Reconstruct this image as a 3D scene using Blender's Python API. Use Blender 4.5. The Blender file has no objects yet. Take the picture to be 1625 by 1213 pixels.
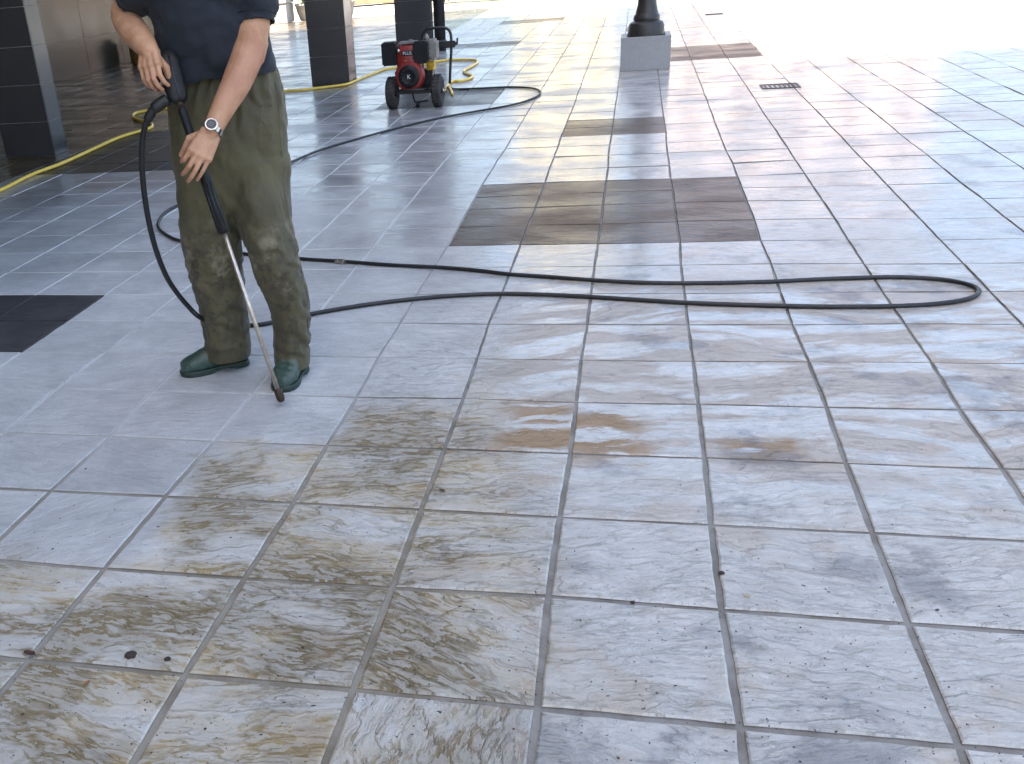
import bpy, bmesh, math, random
import numpy as np
from mathutils import Vector, Matrix, noise as mnoise

random.seed(7)
rng = np.random.default_rng(11)
SC = bpy.context.scene
COL = SC.collection
R = math.radians

# ------------------------------------------------------------------ camera
CAM = np.array([0.15443, -1.68144, 1.44879])
CR = np.array([0.96999215, 0.23022799, -0.07816838])
CU = np.array([-0.03502713, 0.45046842, 0.89210499])
CF = np.array([-0.24059993, 0.86259682, -0.44501506])
FPX, PX, PY = 1605.80, 587.206, 723.19
cd = bpy.data.cameras.new('camera')
cam = bpy.data.objects.new('camera', cd)
COL.objects.link(cam)
cam.matrix_world = Matrix(((CR[0], CU[0], -CF[0], CAM[0]), (CR[1], CU[1], -CF[1], CAM[1]),
                           (CR[2], CU[2], -CF[2], CAM[2]), (0, 0, 0, 1)))
cd.sensor_fit = 'HORIZONTAL'
cd.sensor_width = 36
cd.lens = FPX / 1625 * 36
cd.shift_x = (812.5 - PX) / 1625
cd.shift_y = (PY - 606.5) / 1625
cd.clip_start = .05
cd.clip_end = 900
SC.camera = cam

# ------------------------------------------------------------------ light
SUN_EL = R(61)
SUN_FROM = Vector((-1.0, -1.0, 0)).normalized()      # horizontal direction towards the sun
w = bpy.data.worlds.new('World')
SC.world = w
w.use_nodes = True
nt = w.node_tree
bg = nt.nodes['Background']
sky = nt.nodes.new('ShaderNodeTexSky')
sky.sky_type = 'NISHITA'
sky.sun_disc = False
sky.sun_elevation = SUN_EL
sky.sun_rotation = math.atan2(SUN_FROM.x, SUN_FROM.y) % (2 * math.pi)
sky.air_density = 1.0
sky.dust_density = 3.4
sky.ozone_density = 0.55
nt.links.new(sky.outputs[0], bg.inputs[0])
bg.inputs[1].default_value = 0.12
sd = bpy.data.lights.new('sun', 'SUN')
sd.energy = 4.5
sd.angle = R(.5)
sd.color = (1, .95, .87)
sun = bpy.data.objects.new('sun', sd)
COL.objects.link(sun)
to_sun = Vector((SUN_FROM.x * math.cos(SUN_EL), SUN_FROM.y * math.cos(SUN_EL), math.sin(SUN_EL)))
sun.rotation_euler = to_sun.to_track_quat('Z', 'Y').to_euler()
sun.location = (-20, -20, 40)
SC.view_settings.view_transform = 'Standard'
SC.view_settings.look = 'None'
SC.view_settings.exposure = 2.25
SC.view_settings.gamma = 1

# ------------------------------------------------------------------ helpers
S = 0.4                                              # paver module in metres


def ray(x, y):
    return CR * (x - PX) / FPX - CU * (y - PY) / FPX + CF


def gp(x, y, z=0.0):                                 # where a sight line meets the level z
    d = ray(x, y)
    return CAM + d * ((z - CAM[2]) / d[2])


NB = np.array([-.377, .926, 0.0])
NB = NB / np.linalg.norm(NB)
EB = np.array([NB[1], -NB[0], 0.0])
ZB = np.array([0, 0, 1.0])
D0 = 3.77


def at(x, y, off=0.0, D=D0):                         # where a sight line meets an upright plane
    d = ray(x, y)
    return CAM + d * ((D - off) / (d @ NB))


def mesh(name, verts, faces, mat=None, parent=None, smooth=False):
    me = bpy.data.meshes.new(name)
    me.from_pydata([tuple(map(float, v)) for v in verts], [], faces)
    me.update()
    o = bpy.data.objects.new(name, me)
    COL.objects.link(o)
    if mat:
        for m in (mat if isinstance(mat, (list, tuple)) else [mat]):
            me.materials.append(m)
    if smooth:
        me.polygons.foreach_set('use_smooth', [True] * len(me.polygons))
    if parent:
        o.parent = parent
    return o


def tag(o, label=None, cat=None, group=None, kind=None):
    for k, v in (('label', label), ('category', cat), ('group', group), ('kind', kind)):
        if v:
            o[k] = v
    return o


def empty(name, loc, label, cat, group=None):
    o = bpy.data.objects.new(name, None)
    COL.objects.link(o)
    o.location = loc
    o.empty_display_size = .1
    return tag(o, label, cat, group)


class MB:                                            # collects shapes into one mesh
    def __init__(s):
        s.v, s.f = [], []

    def add(s, v, f):
        b = len(s.v)
        s.v += [tuple(map(float, q)) for q in v]
        s.f += [tuple(b + i for i in q) for q in f]
        return s

    def box(s, c, d, bev=0.0, M=None):
        bm = bmesh.new()
        bmesh.ops.create_cube(bm, size=1)
        for v in bm.verts:
            v.co = Vector((v.co.x * d[0], v.co.y * d[1], v.co.z * d[2]))
        if bev:
            bmesh.ops.bevel(bm, geom=bm.edges[:], offset=bev, segments=2, affect='EDGES')
        bm.verts.index_update()
        c = Vector(c)
        vs = [(M @ v.co if M else v.co) + c for v in bm.verts]
        s.add(vs, [[v.index for v in f.verts] for f in bm.faces])
        bm.free()
        return s

    def tube(s, pts, r, n=10, caps=True):
        s.add(*sweep(pts, r, n, caps))
        return s

    def lathe(s, prof, c=(0, 0, 0), axis='Z', n=28):
        v, f = [], []
        for (rad, h) in prof:
            for k in range(n):
                a = 2 * math.pi * k / n
                x, y = rad * math.cos(a), rad * math.sin(a)
                p = {'Z': (x, y, h), 'X': (h, x, y), 'Y': (y, h, x)}[axis]
                v.append((p[0] + c[0], p[1] + c[1], p[2] + c[2]))
        for i in range(len(prof) - 1):
            for k in range(n):
                a, b = i * n + k, i * n + (k + 1) % n
                f.append((a, b, b + n, a + n))
        f.append(tuple(range(n))[::-1])
        f.append(tuple((len(prof) - 1) * n + k for k in range(n)))
        return s.add(v, f)

    def build(s, name, mat, parent=None, smooth=False, bycut=False):
        o = mesh(name, s.v, s.f, mat, parent, smooth)
        if bycut:
            me = o.data
            bm = bmesh.new()
            bm.from_mesh(me)
            for e in bm.edges:
                if len(e.link_faces) == 2 and e.calc_face_angle(0) > R(38):
                    e.smooth = False
            for f in bm.faces:
                f.smooth = True
            bm.to_mesh(me)
            bm.free()
        return o


def catmull(P, per=8):
    P = [np.array(p, float) for p in P]
    Q = [2 * P[0] - P[1]] + P + [2 * P[-1] - P[-2]]
    out = []
    for i in range(1, len(Q) - 2):
        for t in np.linspace(0, 1, per, endpoint=False):
            a, b, c, d = Q[i - 1], Q[i], Q[i + 1], Q[i + 2]
            out.append(.5 * (2 * b + (c - a) * t + (2 * a - 5 * b + 4 * c - d) * t * t + (3 * b - a - 3 * c + d) * t ** 3))
    out.append(P[-1])
    return out


def sweep(pts, r, n=10, caps=True):
    pts = [np.array(p, float) for p in pts]
    m = len(pts)
    rr = [r] * m if np.isscalar(r) else list(r)
    v, f = [], []
    up = None
    for i in range(m):
        t = pts[min(i + 1, m - 1)] - pts[max(i - 1, 0)]
        t = t / (np.linalg.norm(t) + 1e-12)
        if up is None:
            up = np.cross(t, [0, 0, 1.0])
            if np.linalg.norm(up) < .05:
                up = np.cross(t, [1.0, 0, 0])
        up = up - t * (up @ t)
        up /= np.linalg.norm(up) + 1e-12
        sd_ = np.cross(t, up)
        for k in range(n):
            a = 2 * math.pi * k / n
            v.append(pts[i] + rr[i] * (math.cos(a) * up + math.sin(a) * sd_))
    for i in range(m - 1):
        for k in range(n):
            a, b = i * n + k, i * n + (k + 1) % n
            f.append((a, b, b + n, a + n))
    if caps:
        f.append(tuple(range(n))[::-1])
        f.append(tuple((m - 1) * n + k for k in range(n)))
    return v, f


def loft(rings, n=36, pw=2.3):                       # rings: (centre, e1, e2, a, b)
    v, f = [], []
    for (c, e1, e2, a, b) in rings:
        for k in range(n):
            t = 2 * math.pi * k / n
            cx, sx = math.cos(t), math.sin(t)
            x = a * math.copysign(abs(cx) ** (2 / pw), cx)
            y = b * math.copysign(abs(sx) ** (2 / pw), sx)
            v.append(np.array(c) + np.array(e1) * x + np.array(e2) * y)
    m = len(rings)
    for i in range(m - 1):
        for k in range(n):
            a, b = i * n + k, i * n + (k + 1) % n
            f.append((a, b, b + n, a + n))
    f.append(tuple(range(n))[::-1])
    f.append(tuple((m - 1) * n + k for k in range(n)))
    return v, f


def capsule(p0, r0, p1, r1, n=16):
    p0, p1 = np.array(p0, float), np.array(p1, float)
    t = p1 - p0
    L = np.linalg.norm(t)
    t = t / (L + 1e-9)
    pts, rr = [], []
    for a in (-88, -65, -40, -15):
        pts.append(p0 + t * r0 * math.sin(R(a)))
        rr.append(r0 * math.cos(R(a)))
    for a in (15, 40, 65, 88):
        pts.append(p1 + t * r1 * math.sin(R(a)))
        rr.append(r1 * math.cos(R(a)))
    return sweep(pts, rr, n)


def remeshed(name, mb, voxel, mat, parent=None, smooth_it=6, disp=None):
    bm = bmesh.new()
    me = bpy.data.meshes.new('tmp')
    me.from_pydata(mb.v, [], mb.f)
    bm.from_mesh(me)
    bmesh.ops.recalc_face_normals(bm, faces=bm.faces[:])
    bm.to_mesh(me)
    bm.free()
    o = bpy.data.objects.new('tmp', me)
    COL.objects.link(o)
    md = o.modifiers.new('r', 'REMESH')
    md.mode = 'VOXEL'
    md.voxel_size = voxel
    ms = o.modifiers.new('s', 'SMOOTH')
    ms.iterations = smooth_it
    ms.factor = .5
    dg = bpy.context.evaluated_depsgraph_get()
    me2 = bpy.data.meshes.new_from_object(o.evaluated_get(dg))
    bpy.data.objects.remove(o)
    bpy.data.meshes.remove(me)
    me2.name = name
    me2.materials.clear()
    me2.materials.append(mat)
    if disp:
        n = len(me2.vertices)
        co = np.empty(n * 3)
        me2.vertices.foreach_get('co', co)
        no = np.empty(n * 3)
        me2.vertices.foreach_get('normal', no)
        co = co.reshape(-1, 3)
        no = no.reshape(-1, 3)
        co = co + no * disp(co, no)[:, None]
        me2.vertices.foreach_set('co', co.ravel())
        me2.update()
    me2.polygons.foreach_set('use_smooth', [True] * len(me2.polygons))
    r = bpy.data.objects.new(name, me2)
    COL.objects.link(r)
    if parent:
        r.parent = parent
    return r


# ------------------------------------------------------------------ materials
class NG:
    def __init__(s, name):
        s.m = bpy.data.materials.new(name)
        s.m.use_nodes = True
        s.t = s.m.node_tree
        s.b = s.t.nodes['Principled BSDF']

    def put(s, sock, val):
        if hasattr(val, 'is_linked') or hasattr(val, 'node'):
            s.t.links.new(val, sock)
        else:
            if isinstance(val, (tuple, list)) and len(val) == 3 and sock.type == 'RGBA':
                val = (*val, 1)
            sock.default_value = val

    def node(s, typ, **kw):
        n = s.t.nodes.new(typ)
        for k, v in kw.items():
            setattr(n, k, v)
        return n

    def math(s, op, a, b=None, c=None, clamp=False):
        n = s.node('ShaderNodeMath', operation=op, use_clamp=clamp)
        for i, q in enumerate((a, b, c)):
            if q is not None:
                s.put(n.inputs[i], q)
        return n.outputs[0]

    def ss(s, x, a, b, lo=0.0, hi=1.0, smooth=True):  # ramp from a to b (a may exceed b)
        n = s.node('ShaderNodeMapRange', interpolation_type='SMOOTHSTEP' if smooth else 'LINEAR', clamp=True)
        if a > b:
            a, b, lo, hi = b, a, hi, lo
        s.put(n.inputs[0], x)
        for i, q in zip((1, 2, 3, 4), (a, b, lo, hi)):
            n.inputs[i].default_value = q
        return n.outputs[0]

    def noise(s, vec, scale, detail=4, rough=.5, dist=0.0):
        n = s.node('ShaderNodeTexNoise')
        if vec is not None:
            s.put(n.inputs['Vector'], vec)
        n.inputs['Scale'].default_value = scale
        n.inputs['Detail'].default_value = detail
        n.inputs['Roughness'].default_value = rough
        n.inputs['Distortion'].default_value = dist
        return n.outputs[0]

    def vmath(s, op, a, b=None):
        n = s.node('ShaderNodeVectorMath', operation=op)
        s.put(n.inputs[0], a)
        if b is not None:
            s.put(n.inputs[1], b)
        return n.outputs[0]

    def mix(s, fac, a, b, mode='MIX'):
        n = s.node('ShaderNodeMix', data_type='RGBA', blend_type=mode)
        s.put(n.inputs[0], fac)
        s.put(n.inputs[6], a)
        s.put(n.inputs[7], b)
        return n.outputs[2]

    def bump(s, h, dist, strength=1.0, normal=None):
        n = s.node('ShaderNodeBump')
        s.put(n.inputs['Height'], h)
        n.inputs['Distance'].default_value = dist
        s.put(n.inputs['Strength'], strength)
        if normal is not None:
            s.put(n.inputs['Normal'], normal)
        return n.outputs[0]

    def set(s, **kw):
        for k, v in kw.items():
            s.put(s.b.inputs[k.replace('_', ' ')], v)
        return s


def simple(name, col, rough=.5, var=.15, scale=8, metal=0.0, bump=0.0, bscale=60, coat=0.0, spec=.5, col2=None):
    g = NG(name)
    tc = g.node('ShaderNodeTexCoord').outputs['Object']
    n = g.noise(tc, scale, 5, .6)
    c2 = col2 or tuple(q * (1 - 2 * var) for q in col)
    g.set(Base_Color=g.mix(g.ss(n, .3, .7), c2, col), Metallic=metal, Coat_Weight=coat, Specular_IOR_Level=spec)
    g.set(Roughness=g.ss(g.noise(tc, scale * 2.3, 3), .3, .7, max(0.02, rough - .08), min(1, rough + .08)))
    if bump:
        g.set(Normal=g.bump(g.noise(tc, bscale, 4, .6), bump))
    return g.m


def paver(name, base, base2, kind):
    g = NG(name)
    tuv = g.node('ShaderNodeAttribute', attribute_name='tuv').outputs['Vector']
    rnd = g.node('ShaderNodeAttribute', attribute_name='rnd').outputs['Fac']
    pos = g.node('ShaderNodeNewGeometry').outputs['Position']
    sp = g.node('ShaderNodeSeparateXYZ')
    g.put(sp.inputs[0], pos)
    c = g.math('MULTIPLY', sp.outputs[0], 1 / S)
    r = g.math('MULTIPLY', sp.outputs[1], 1 / S)
    # relief of riven stone: stretched noise cut into thin terraces
    warp = g.node('ShaderNodeTexNoise')
    g.put(warp.inputs['Vector'], tuv)
    warp.inputs['Scale'].default_value = 5.5
    warp.inputs['Detail'].default_value = 5
    wv = g.vmath('MULTIPLY', g.vmath('SUBTRACT', warp.outputs['Color'], (.5, .5, .5)), (.16, .085, 0))
    tw = g.vmath('ADD', tuv, wv)
    st = g.vmath('MULTIPLY', tw, (2.1, 7.8, 1))
    n1 = g.noise(st, 1.0, 8, .58)
    s7 = g.math('MULTIPLY', n1, 9.0)
    fr = g.math('FRACT', s7)
    fl = g.math('FLOOR', s7)
    terr = g.math('DIVIDE', g.math('ADD', fl, g.ss(fr, 0, .25)), 9.0)
    nb_ = g.noise(g.vmath('MULTIPLY', tw, (6.5, 21, 1)), 1.0, 6, .6)
    s8 = g.math('MULTIPLY', nb_, 6.0)
    fr2 = g.math('FRACT', s8)
    terr2 = g.math('DIVIDE', g.math('ADD', g.math('FLOOR', s8), g.ss(fr2, 0, .3)), 6.0)
    pr = g.noise(tuv, 13.0, 4, .6)
    pr2 = g.noise(g.vmath('ADD', tuv, (5, 5, 5)), 9.0, 4, .6)
    edge = g.math('MULTIPLY', g.ss(fr, .13, .0), g.ss(pr, .47, .62))
    edge2 = g.math('MULTIPLY', g.math('MULTIPLY', g.ss(fr2, .22, .0), g.ss(pr2, .50, .62)), .75)
    edge = g.math('MAXIMUM', edge, edge2)
    fine = g.noise(tuv, 85, 5, .7)
    mid = g.noise(g.vmath('MULTIPLY', tw, (1, 2.6, 1)), 15, 7, .68)
    streak = g.noise(g.vmath('MULTIPLY', tw, (9, 46, 1)), 1.0, 5, .6)
    # irregular wander for every zone border
    w1 = g.math('SUBTRACT', g.noise(pos, 3.2, 6, .6), .5)
    w2 = g.math('SUBTRACT', g.noise(g.vmath('ADD', pos, (7, 3, 1)), 3.2, 6, .6), .5)
    cw = g.math('MULTIPLY_ADD', w1, 1.0, c)
    rw = g.math('MULTIPLY_ADD', w2, 1.0, r)
    z1 = g.ss(rw, 1.35, .75)
    z2 = g.math('MULTIPLY', g.ss(cw, -3.05, -2.75), g.ss(rw, 3.15, 2.85))
    z3 = g.math('MULTIPLY', g.ss(cw, -2.1, -1.8), g.ss(rw, 4.3, 3.6))
    z4 = g.math('MULTIPLY', g.math('MULTIPLY', g.ss(cw, -1.15, -.8), g.ss(rw, 6.6, 3.2)), .75)
    dz = g.math('MAXIMUM', g.math('MAXIMUM', z1, z2), g.math('MAXIMUM', z3, z4))
    dz = g.math('MULTIPLY', dz, g.ss(g.math('MULTIPLY_ADD', rw, .12, cw), .55, -.45))
    dz = g.math('MAXIMUM', dz, .04)
    lowf = g.noise(pos, 2.1, 5, .6)
    sn = g.noise(g.vmath('MULTIPLY', tw, (3.2, 8.0, 1)), 1.0, 7, .62)
    sf = g.math('ADD', g.math('MULTIPLY', g.math('SUBTRACT', sn, n1), .75), g.math('MULTIPLY', g.math('SUBTRACT', lowf, .5), .9))
    sf = g.math('ADD', sf, g.math('MULTIPLY', g.math('SUBTRACT', mid, .5), .35))
    stain = g.ss(sf, -.26, .08, smooth=False)
    rip = g.math('MULTIPLY', g.ss(fr, .75, .02), g.ss(sf, -.30, .02))
    rip = g.math('MULTIPLY', rip, g.ss(pr2, .36, .55))
    rip2 = g.math('MULTIPLY', g.ss(fr2, .8, .0), g.ss(sf, -.28, .05))
    stain = g.math('MAXIMUM', g.math('MULTIPLY', stain, g.ss(rip2, 0, 1, .55, 1.0)), g.math('MULTIPLY', rip, .95))
    # golden puddle-edge stains
    gz = g.math('MULTIPLY', g.math('MULTIPLY', g.ss(cw, -.75, -.35), g.ss(cw, .75, .35)),
                g.math('MULTIPLY', g.ss(rw, 2.75, 3.1), g.ss(rw, 4.1, 3.7)))
    gz2 = g.math('MULTIPLY', g.math('MULTIPLY', g.ss(cw, 1.05, 1.3), g.ss(cw, 1.75, 1.5)),
                 g.math('MULTIPLY', g.ss(rw, 2.95, 3.1), g.ss(rw, 3.5, 3.3)))
    gold = g.math('MULTIPLY', g.math('MAXIMUM', gz, gz2), g.ss(g.math('ADD', g.math('MULTIPLY', n1, .6), g.math('MULTIPLY', nb_, .4)), .475, .505))
    # colour
    tone = g.math('MULTIPLY', g.math('MULTIPLY_ADD', rnd, .22, .89), g.ss(mid, .25, .75, .80, 1.14))
    tone = g.math('MULTIPLY', tone, g.ss(g.noise(tuv, 3.2, 4), .3, .7, .87, 1.08))
    tone = g.math('MULTIPLY', tone, g.ss(fine, .3, .7, .88, 1.09))
    tone = g.math('MULTIPLY', tone, g.ss(streak, .3, .7, .92, 1.06))
    calm = g.math('MULTIPLY', g.ss(c, -.9, -2.2), g.math('SUBTRACT', 1.0, dz))
    tmix = g.node('ShaderNodeMix', data_type='FLOAT')
    g.put(tmix.inputs[0], g.math('MULTIPLY', calm, .42))
    g.put(tmix.inputs[2], tone)
    tmix.inputs[3].default_value = .98
    tone = tmix.outputs[0]
    col = g.mix(g.ss(g.noise(tuv, 5, 4), .35, .65), base2, base)
    tv = g.node('ShaderNodeCombineXYZ')
    for i in range(3):
        g.put(tv.inputs[i], tone)
    col = g.mix(1.0, col, tv.outputs[0], 'MULTIPLY')
    if kind == 'grey':
        bright = g.math('MAXIMUM', dz, g.math('MULTIPLY', g.ss(cw, -2.6, .3), g.ss(rw, 2, 4, .85, 1.0)))
        pale = g.mix(g.ss(mid, .3, .7), (.53, .51, .46), (.66, .645, .60))
        col = g.mix(g.math('MULTIPLY', bright, .85), col, pale)
        tan = g.mix(g.ss(lowf, .40, .56), (.42, .295, .12), (.175, .118, .034))
        col = g.mix(g.math('MULTIPLY', g.math('MULTIPLY', stain, dz), .92), col, tan)
        warm = g.math('MULTIPLY', g.math('MULTIPLY', g.ss(g.noise(tuv, 4.2, 4, .6), .52, .68), g.ss(c, -2.5, 0)), .34)
        col = g.mix(warm, col, (.40, .26, .15))
        fz = g.math('MULTIPLY', g.math('MULTIPLY', g.ss(cw, -1.0, -.5), g.ss(rw, 2.2, 3.2)), g.ss(rw, 8.5, 6.5))
        col = g.mix(g.math('MULTIPLY', g.math('MULTIPLY', fz, g.ss(n1, .475, .52)), .65), col, (.44, .365, .30))
        col = g.mix(g.math('MULTIPLY', gold, .85), col, (.33, .20, .085))
        grey = g.math('MULTIPLY', g.math('MULTIPLY', g.ss(g.noise(pos, 2.6, 6, .65), .52, .64), g.ss(cw, -.4, .5)), .62)
        col = g.mix(grey, col, (.20, .20, .21))
        line = g.math('MULTIPLY', edge, g.ss(dz, 0, 1, .28, .62))
        line = g.math('MULTIPLY', line, g.math('MAXIMUM', g.ss(c, -3.2, -1.0, .12, 1), dz))
        col = g.mix(line, col, (.10, .075, .045))
        specks = g.math('MULTIPLY', g.ss(g.noise(pos, 58, 2, .5), .70, .74), g.ss(r, 3.2, 1.2))
        col = g.mix(specks, col, (.05, .045, .04))
    else:
        if kind == 'dark':
            col = g.mix(g.ss(c, -4, -2), col, g.mix(g.ss(mid, .3, .7), (.034, .016, .009), (.105, .048, .022)))  # browner to the right; weaker sky reflection at left put into the colour
        line = g.math('MULTIPLY', edge, .3)
        col = g.mix(line, col, (.02, .018, .016))
    # water
    gen = g.ss(g.noise(g.vmath('MULTIPLY', pos, (1.0, 1.6, 1)), 1.3, 5, .6), .30, .62, .35, 1)
    far = g.ss(rw, 5.0, 9.0)
    near = g.math('MULTIPLY', g.ss(cw, -.8, .5), .62)
    wet = g.math('MULTIPLY', g.math('MAXIMUM', far, near), gen)
    dry_left = g.math('SUBTRACT', 1.0, g.math('MULTIPLY', g.math('MULTIPLY', g.ss(c, -2.2, -4.0), g.ss(r, 14, 10)), .55))
    wet = g.math('MULTIPLY', wet, dry_left)
    wet = g.math('MULTIPLY', wet, g.ss(g.math('MULTIPLY', g.math('MULTIPLY', g.ss(cw, -1.0, -.5), g.ss(rw, 8, 6)), g.ss(n1, .475, .52)), 0, 1, 1.0, .35))
    col = g.mix(g.math('MULTIPLY', wet, g.ss(r, 4, 10)), col, g.mix(1.0, col, (.60, .60, .62), 'MULTIPLY'))
    film_zone = g.math('MULTIPLY', g.ss(cw, -1.0, -.5), g.math('MULTIPLY', g.ss(rw, 1.2, 2.6), g.ss(rw, 9, 7)))
    film = g.math('MULTIPLY', film_zone, g.ss(n1, .52, .475))
    coat = g.math('MAXIMUM', wet, film, clamp=True)
    if kind == 'dark':
        coat = g.math('MULTIPLY', coat, .55)
    drop = g.math('MULTIPLY', g.ss(r, 12, 17), .9)
    relief = g.math('MULTIPLY', g.ss(c, -3.0, -1.2, .45, 1.0), g.ss(r, 3, 12, 1.0, .5))
    h = g.math('ADD', g.math('MULTIPLY', terr, 1.0), g.math('MULTIPLY', mid, .30))
    h = g.math('ADD', h, g.math('MULTIPLY', terr2, .28))
    h = g.math('ADD', h, g.math('MULTIPLY', fine, .09))
    nrm = g.bump(h, .048, relief)
    ripple = g.noise(g.vmath('MULTIPLY', tuv, (1.0, 2.6, 1)), 9, 4, .55)
    hc = g.math('ADD', g.math('MULTIPLY', terr, .35), g.math('MULTIPLY', ripple, .30))
    nrc = g.bump(hc, .013, g.ss(r, 2, 20, .6, 1.0))
    g.set(Base_Color=col, Roughness=g.ss(coat, 0, 1, .62, .42), Normal=nrm, Coat_Weight=coat,
          Coat_Roughness=g.math('ADD', g.ss(coat, .2, 1, .22, .07), g.ss(r, 6, 14, 0, .05)), Coat_IOR=1.38, Coat_Normal=nrc, Specular_IOR_Level=.25 if kind == 'dark' else .4)
    return g.m


def granite(name, base, rough=.16, speck=.10):
    g = NG(name)
    tc = g.node('ShaderNodeTexCoord').outputs['Object']
    n = g.noise(tc, 160, 3, .7)
    m2 = g.noise(tc, 420, 2, .6)
    n3 = g.noise(tc, 1.7, 4)
    col = g.mix(g.ss(n, .5, .66), base, tuple(q + speck for q in base))
    col = g.mix(g.ss(m2, .58, .72), col, tuple(q * .35 for q in base))
    col = g.mix(g.ss(n3, .35, .7, 0, .25), col, tuple(q * 1.6 for q in base))
    g.set(Base_Color=col, Roughness=g.ss(n3, .3, .7, rough, rough + .12))
    return g.m


M = {}
M['grey'] = paver('paver_grey', (.53, .525, .505), (.46, .457, .445), 'grey')
M['dark'] = paver('paver_charcoal', (.060, .056, .056), (.042, .040, .042), 'dark')
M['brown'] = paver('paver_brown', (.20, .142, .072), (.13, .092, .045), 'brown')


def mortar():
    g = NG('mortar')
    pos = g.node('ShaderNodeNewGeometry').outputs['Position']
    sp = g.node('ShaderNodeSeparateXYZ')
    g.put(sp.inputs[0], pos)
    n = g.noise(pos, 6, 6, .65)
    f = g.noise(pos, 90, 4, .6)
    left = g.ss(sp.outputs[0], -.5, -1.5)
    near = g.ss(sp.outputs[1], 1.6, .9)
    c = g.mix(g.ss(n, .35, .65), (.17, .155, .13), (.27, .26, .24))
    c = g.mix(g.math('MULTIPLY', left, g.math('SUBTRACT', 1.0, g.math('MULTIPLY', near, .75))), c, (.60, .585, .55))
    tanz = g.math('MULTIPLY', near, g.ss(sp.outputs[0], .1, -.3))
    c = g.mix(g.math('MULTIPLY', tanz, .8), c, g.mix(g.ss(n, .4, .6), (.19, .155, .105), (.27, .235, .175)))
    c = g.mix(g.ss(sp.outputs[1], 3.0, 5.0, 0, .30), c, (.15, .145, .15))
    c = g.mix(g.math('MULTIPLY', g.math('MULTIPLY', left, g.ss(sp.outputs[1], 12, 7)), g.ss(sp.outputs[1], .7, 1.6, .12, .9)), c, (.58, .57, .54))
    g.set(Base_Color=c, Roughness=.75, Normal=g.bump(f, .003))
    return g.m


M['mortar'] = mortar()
M['granite'] = granite('polished_charcoal_granite', (.050, .047, .050), .16, .035)
M['granite_wall'] = granite('polished_brown_granite', (.030, .024, .019), .10, .03)
M['granite_wall'].node_tree.nodes['Principled BSDF'].inputs['Specular IOR Level'].default_value = .22
M['plinth'] = granite('speckled_grey_granite', (.27, .27, .275), .5, .16)
M['joint'] = simple('pale_joint', (.42, .41, .40), .8)
M['iron'] = simple('dark_iron_paint', (.035, .032, .030), .42, bump=.002, bscale=30)
M['concrete'] = simple('pale_concrete', (.52, .50, .46), .85, scale=2, bump=.003, bscale=40)
M['ground'] = simple('pale_ground', (.45, .43, .39), .9, scale=.4, bump=.005, bscale=12)
M['soffit'] = simple('arcade_soffit', (.30, .27, .23), .8, scale=1)
M['stucco'] = simple('arcade_render', (.40, .37, .33), .85, scale=1)
M['skin'] = None


def skin():
    g = NG('skin')
    tc = g.node('ShaderNodeTexCoord').outputs['Object']
    a = g.noise(tc, 14, 5, .6)
    b = g.noise(tc, 120, 4, .6)
    col = g.mix(g.ss(a, .35, .68), (.42, .215, .118), (.54, .305, .182))
    col = g.mix(g.ss(g.noise(tc, 5, 3), .52, .7, 0, .45), col, (.44, .19, .135))
    hair = g.ss(g.noise(g.vmath('MULTIPLY', tc, (1, 1, .35)), 210, 3, .7), .60, .70, 0, .20)
    col = g.mix(hair, col, (.12, .07, .045))
    g.set(Base_Color=col, Roughness=.5, Subsurface_Weight=.08, Subsurface_Scale=.01,
          Normal=g.bump(b, .0015), Specular_IOR_Level=.4)
    g.b.inputs['Subsurface Radius'].default_value = (1, .3, .15)
    return g.m


M['skin'] = skin()


def trouser_cloth():
    g = NG('olive_waxed_cloth')
    tc = g.node('ShaderNodeTexCoord').outputs['Object']
    sp = g.node('ShaderNodeSeparateXYZ')
    g.put(sp.inputs[0], tc)
    z = sp.outputs[2]
    a = g.noise(tc, 7, 6, .65)
    b = g.noise(tc, 26, 5, .7)
    d = g.noise(tc, 70, 4, .75)
    col = g.mix(g.ss(a, .35, .65), (.064, .053, .023), (.100, .086, .040))
    knee = g.math('MULTIPLY', g.ss(z, .30, .42), g.ss(z, .66, .52))
    lower = g.ss(z, .72, .45)
    dark = g.math('MULTIPLY', g.math('MULTIPLY', g.ss(b, .47, .62), lower), .85)
    col = g.mix(dark, col, (.040, .032, .020))
    pale = g.math('MULTIPLY', g.math('MULTIPLY', g.ss(g.noise(tc, 11, 5, .7), .50, .66), knee), .80)
    col = g.mix(pale, col, (.23, .195, .125))
    col = g.mix(g.math('MULTIPLY', g.math('MULTIPLY', g.ss(d, .64, .72), g.ss(z, .9, .55)), .7), col, (.032, .025, .018))
    weave = g.noise(tc, 520, 2, .5)
    hh = g.math('ADD', g.math('MULTIPLY', b, 1.0), g.math('MULTIPLY', weave, .10))
    g.set(Base_Color=col, Roughness=g.ss(a, .3, .7, .55, .8), Normal=g.bump(hh, .004), Sheen_Weight=.1)
    return g.m


M['trousers'] = trouser_cloth()


def shirt_cloth():
    g = NG('navy_pique')
    tc = g.node('ShaderNodeTexCoord').outputs['Object']
    a = g.noise(tc, 9, 5, .6)
    wv = g.noise(tc, 600, 2, .5)
    col = g.mix(g.ss(a, .3, .7), (.008, .0115, .018), (.013, .0185, .028))
    col = g.mix(g.ss(g.noise(tc, 130, 3, .7), .62, .72, 0, .35), col, (.05, .055, .07))
    g.set(Base_Color=col, Roughness=.85, Sheen_Weight=.06, Normal=g.bump(g.math('ADD', g.math('MULTIPLY', wv, .2), a), .004))
    return g.m


M['shirt'] = shirt_cloth()


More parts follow.
